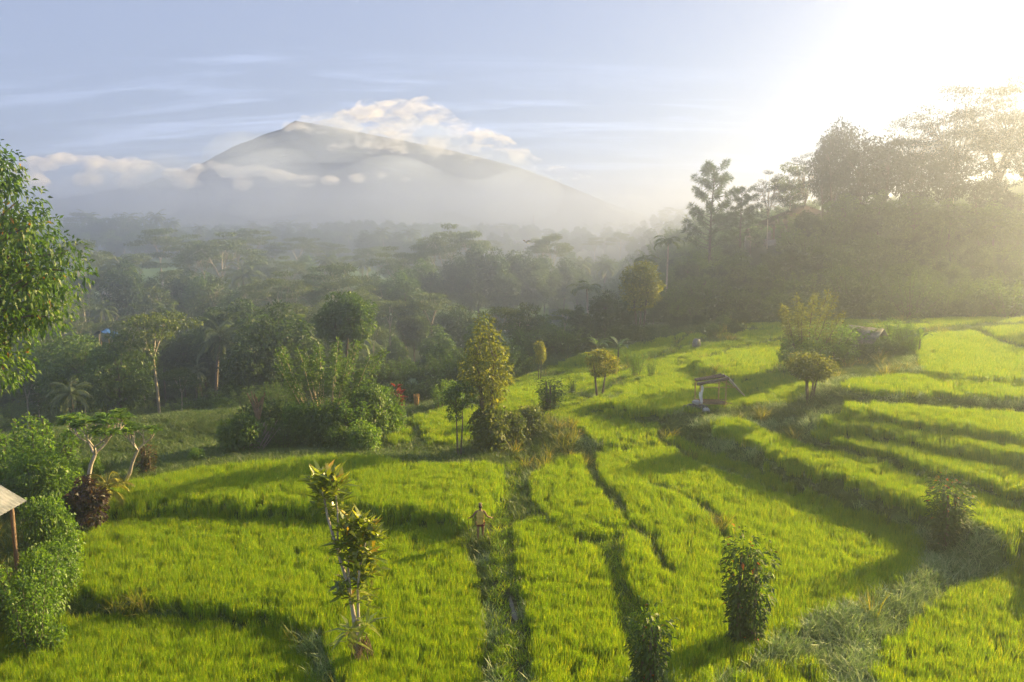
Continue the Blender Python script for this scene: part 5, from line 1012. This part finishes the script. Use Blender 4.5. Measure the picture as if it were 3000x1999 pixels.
def person():
    x, D, _ = at_z(1104, 1238, -.02); z = float(ground(x, D)); o = root('person', (x, D, z), 'person in a yellow sleeveless top and maroon shorts wading along the rice path', 'person', rz=.03)
    V = []; Rr = []; E = []
    def v(p, r, par=None):
        V.append(p); Rr.append(r); 
        if par is not None: E.append((par, len(V) - 1))
        return len(V) - 1
    pel = v((0, 0, .90), (.145, .11)); wa = v((0, 0, 1.05), (.125, .095), pel); ch = v((0, .01, 1.24), (.15, .105), wa); nb = v((0, .01, 1.385), (.075, .07), ch); nk = v((0, .015, 1.44), .052, nb); hd = v((0, .03, 1.53), (.076, .09), nk); ht = v((0, .03, 1.61), (.072, .085), hd); v((0, .03, 1.65), .04, ht)
    nose = v((0, .135, 1.525), .014, hd)
    for s in (-1, 1):
        v((s * .082, .03, 1.53), (.012, .022), hd)
        sh = v((s * .165, .0, 1.345), .058, ch); el = v((s * (.30 if s < 0 else .285), -.03, 1.17 if s < 0 else 1.13), .042, sh); wr = v((s * .44, .06, 1.03), .029, el); pm = v((s * .49, .085, 1.025), (.034, .018), wr)
        for k, (dx, dy, dz, L) in enumerate(((.0, .045, .0, .055), (.03, .05, -.015, .075), (.045, .035, -.03, .08), (.05, .015, -.045, .07), (.045, -.008, -.055, .055))):
            m = v((s * (.49 + dx * .7 + .01), .085 + dy * .7, 1.025 + dz * .7), .0095, pm); v((s * (.49 + dx * 1.5), .085 + dy * 1.4, 1.015 + dz * 1.9), .0075, m)
        hp = v((s * .088, 0, .84), .092, pel); kn = v((s * .105, .05 * s, .48), .058, hp); an = v((s * .10, .0 + .04 * s - .02, .10), .038, kn); v((s * .105, .13 + .04 * s, .04), (.04, .028), an)
    skin = flat_mat('brown_skin', (.20, .105, .065), .6); part_ = skin_mesh('person_body', V, E, Rr, skin); put('body', part_, parent=o)
    top = flat_mat('yellow_cloth', (.55, .40, .09), .9); T = [(0, 0, .83), (0, 0, .95), (0, 0, 1.08), (0, .005, 1.24), (0, .005, 1.34), (.12, 0, 1.36), (-.12, 0, 1.36)]
    put('tank_top', skin_mesh('tank_top', T, [(0, 1), (1, 2), (2, 3), (3, 4), (3, 5), (3, 6)], [(.185, .15), (.175, .14), (.155, .125), (.175, .13), (.10, .09), (.062, .075), (.062, .075)], top, rootv=1), parent=o)
    sh_ = flat_mat('maroon_cloth', (.17, .02, .035), .9)
    put('shorts', skin_mesh('shorts', [(0, 0, .90), (.095, 0, .80), (-.095, 0, .80), (.105, .02, .64), (-.105, -.02, .64)], [(0, 1), (0, 2), (1, 3), (2, 4)], [(.16, .13), .118, .118, .105, .105], sh_), parent=o)
    put('hair', skin_mesh('hair', [(0, .005, 1.47), (0, .005, 1.56), (0, .02, 1.62)], [(0, 1), (1, 2)], [(.065, .05), (.086, .09), (.07, .08)], flat_mat('black_hair', (.018, .014, .012), .6)), parent=o)
    put('cap', skin_mesh('cap', [(0, .02, 1.61), (0, .025, 1.665), (0, .15, 1.62), (0, .20, 1.61)], [(0, 1), (0, 2), (2, 3)], [(.098, .108), (.075, .08), (.075, .012), (.05, .008)], flat_mat('khaki_cloth', (.22, .19, .12), .9)), parent=o)
    for s in (-1, 1):
        b = bmesh.new(); bmesh.ops.create_icosphere(b, subdivisions=2, radius=.011); me = bpy.data.meshes.new('eye'); b.to_mesh(me); b.free(); me.materials.append(DARKP); put('eye', me, parent=o, loc=(s * .032, .118, 1.55))
person()
def bird():
    c = at_y(1210, 557, 58.); V = [(0, 0, 0), (-.13, 0, .02), (-.21, 0, .045), (-.27, 0, .04), (-.31, 0, .035), (.12, 0, -.02), (.22, 0, -.03)]; E = [(0, 1), (1, 2), (2, 3), (3, 4), (0, 5), (5, 6)]; Rr = [(.055, .06), (.05, .05), (.026, .026), (.034, .032), (.006, .006), (.035, .03), (.045, .008)]
    for s in (-1, 1):
        n = len(V); V += [(.0, s * .10, .05), (.06, s * .27, .10 if s < 0 else .16), (.16, s * .44, .02 if s < 0 else .20)]; E += [(0, n), (n, n + 1), (n + 1, n + 2)]; Rr += [(.07, .018), (.085, .014), (.03, .007)]
    for s in (-1, 1): n = len(V); V += [(.26, s * .015, -.05), (.38, s * .015, -.055)]; E += [(5, n), (n, n + 1)]; Rr += [.008, .007]
    m, t, n_, l = newmat('white_feathers'); tc = n_('ShaderNodeTexCoord'); sx = n_('ShaderNodeSeparateXYZ'); l(tc.outputs['Object'], sx.inputs[0]); cr = n_('ShaderNodeValToRGB'); ramp(cr, [(.0, (.09, .05, .03)), (.12, (.16, .09, .05)), (.3, (.8, .78, .75))])
    mr = n_('ShaderNodeMapRange'); mr.inputs[1].default_value = -.3; mr.inputs[2].default_value = .3; l(sx.outputs[0], mr.inputs[0]); l(mr.outputs[0], cr.inputs[0]); p = n_('ShaderNodeBsdfPrincipled'); p.inputs['Roughness'].default_value = .8; l(cr.outputs[0], p.inputs['Base Color']); ou = n_('ShaderNodeOutputMaterial'); l(p.outputs[0], ou.inputs[0])
    put('flying_heron', skin_mesh('flying_heron', V, E, Rr, m), loc=c, rot=(R(-12), R(22), R(25)), label='white bird with brown head flying over the misty valley', cat='bird')
bird()

# ------------------------------------------------------------------ clouds and added haze veils round the volcano (beyond the haze box)
def cloud(name, blobs, Y, dens, label, flat=.75, vox=9., deep=1.0, seed=1, lo=.40, hi=.62, ns=.012, aniso=.0, col=(1, 1, 1)):
    r = np.random.default_rng(seed); bm = bmesh.new(); k = Y / FPX
    c0 = np.array(at_y(*np.mean([(b[0], b[1]) for b in blobs], 0), Y))
    for px, py, rp in blobs:
        c = np.array(at_y(px, py, Y)) - c0; R0 = rp * k
        for q in range(7):
            u = rdir(r, 1)[0]; s = R0 * (1 if q == 0 else r.uniform(.35, .6)); p = c + (u * R0 * np.array([.95, deep, flat * .8]) if q else 0); p[1] += r.uniform(-.4, .4) * R0 * deep if q == 0 else 0
            bmesh.ops.create_icosphere(bm, subdivisions=2, radius=1, matrix=Matrix.Translation(p) @ Matrix.Diagonal((s, s, s * flat, 1)))
    me = bpy.data.meshes.new('tmp'); bm.to_mesh(me); bm.free(); o = bpy.data.objects.new('tmp', me); COL.objects.link(o); md = o.modifiers.new('r', 'REMESH'); md.mode = 'VOXEL'; md.voxel_size = vox
    dg = bpy.context.evaluated_depsgraph_get(); nm = bpy.data.meshes.new_from_object(o.evaluated_get(dg)); nm.name = name; bpy.data.objects.remove(o); nm.materials.clear()
    m, t, n, l = newmat(name); ou = n('ShaderNodeOutputMaterial'); pv = n('ShaderNodeVolumePrincipled'); pv.inputs['Color'].default_value = (*col, 1); pv.inputs['Anisotropy'].default_value = aniso
    tc = n('ShaderNodeTexCoord'); mp = n('ShaderNodeMapping'); mp.inputs['Scale'].default_value = (.7, .7, 1.5); l(tc.outputs['Object'], mp.inputs[0]); nz = n('ShaderNodeTexNoise'); nz.inputs['Scale'].default_value = ns; nz.inputs['Detail'].default_value = 8; nz.inputs['Roughness'].default_value = .66; nz.inputs['Distortion'].default_value = .6; l(mp.outputs[0], nz.inputs['Vector'])
    mr = n('ShaderNodeMapRange'); mr.interpolation_type = 'SMOOTHSTEP'; mr.inputs[1].default_value = lo; mr.inputs[2].default_value = hi; mr.inputs[4].default_value = dens; l(nz.outputs[0], mr.inputs[0]); l(mr.outputs[0], pv.inputs['Density']); l(pv.outputs[0], ou.inputs['Volume']); nm.materials.append(m)
    put(name, nm, loc=c0, kind='stuff', label=label)
cloud('summit_cloud', [(660,292,16),(700,286,22),(740,288,30),(800,280,42),(860,268,46),(915,256,40),(962,243,26),(985,246,24),(1012,270,34),(1055,298,34),(1082,300,24),(1110,314,28),(1132,312,18),(1150,332,28),(1192,358,26),(1232,378,22),(1262,382,16),(1290,396,20),(1325,406,14),(1352,404,8),(850,325,36),(920,325,42),(1000,335,36),(1070,350,26),(890,285,55),(1180,338,14),(780,330,26),(1120,362,20)], 1950., .022, 'white cloud streaming off the summit of the volcano', seed=3, ns=.03, vox=6., lo=.45, hi=.64)
cloud('low_cloud_bank', [(-60,400,45),(20,395,40),(90,378,30),(150,366,30),(200,372,30),(260,380,30),(300,368,20),(330,386,32),(400,398,32),(455,388,24),(490,378,18),(525,392,26),(575,396,30),(600,388,20),(640,406,30),(700,416,28),(760,416,24),(820,410,22),(870,402,18),(930,412,13),(985,408,8),(200,412,36),(300,420,34),(420,420,32),(560,424,26),(60,415,40)], 1650., .035, 'low bank of cloud drifting across the flank of the volcano', flat=.55, seed=5, ns=.026, vox=6., lo=.42, hi=.58)
cloud('small_cloud', [(600,352,8),(640,350,10),(680,354,8),(720,350,7)], 1660., .012, 'faint shred of cloud on the near face of the volcano', flat=.35, seed=9, vox=4.)
cloud('small_cloud', [(800,350,8),(850,342,10),(900,346,7)], 1670., .012, 'shred of cloud just under the summit cloud', flat=.35, seed=10, vox=4.)
cloud('small_cloud', [(880,378,9),(915,374,9),(945,378,6)], 1680., .014, 'low shred of cloud above the end of the cloud bank', flat=.35, seed=11, vox=4.)
cloud('added_haze_veil', [(380,390,70),(560,350,90),(760,320,100),(960,330,95),(1150,390,80)], 1450., .0055, 'upper veil of thin mist added to pale the cone of the volcano', flat=.6, vox=24., seed=17, lo=.26, hi=.66, ns=.006, deep=.6, col=(.72, .84, 1.0))  # bluish volume added as extra haze, fading the dark upper cone
cloud('added_haze_veil', [(-300,490,110),(0,470,115),(300,440,125),(600,430,130),(900,430,130),(1200,450,110),(1450,490,80)], 1300., .0075, 'thin veil of mist added before the volcano to pale it', flat=.6, vox=24., seed=7, lo=.28, hi=.68, ns=.006, deep=.6, col=(.72, .84, 1.0))  # second haze volume added before the mountain, tinted blue to pale it
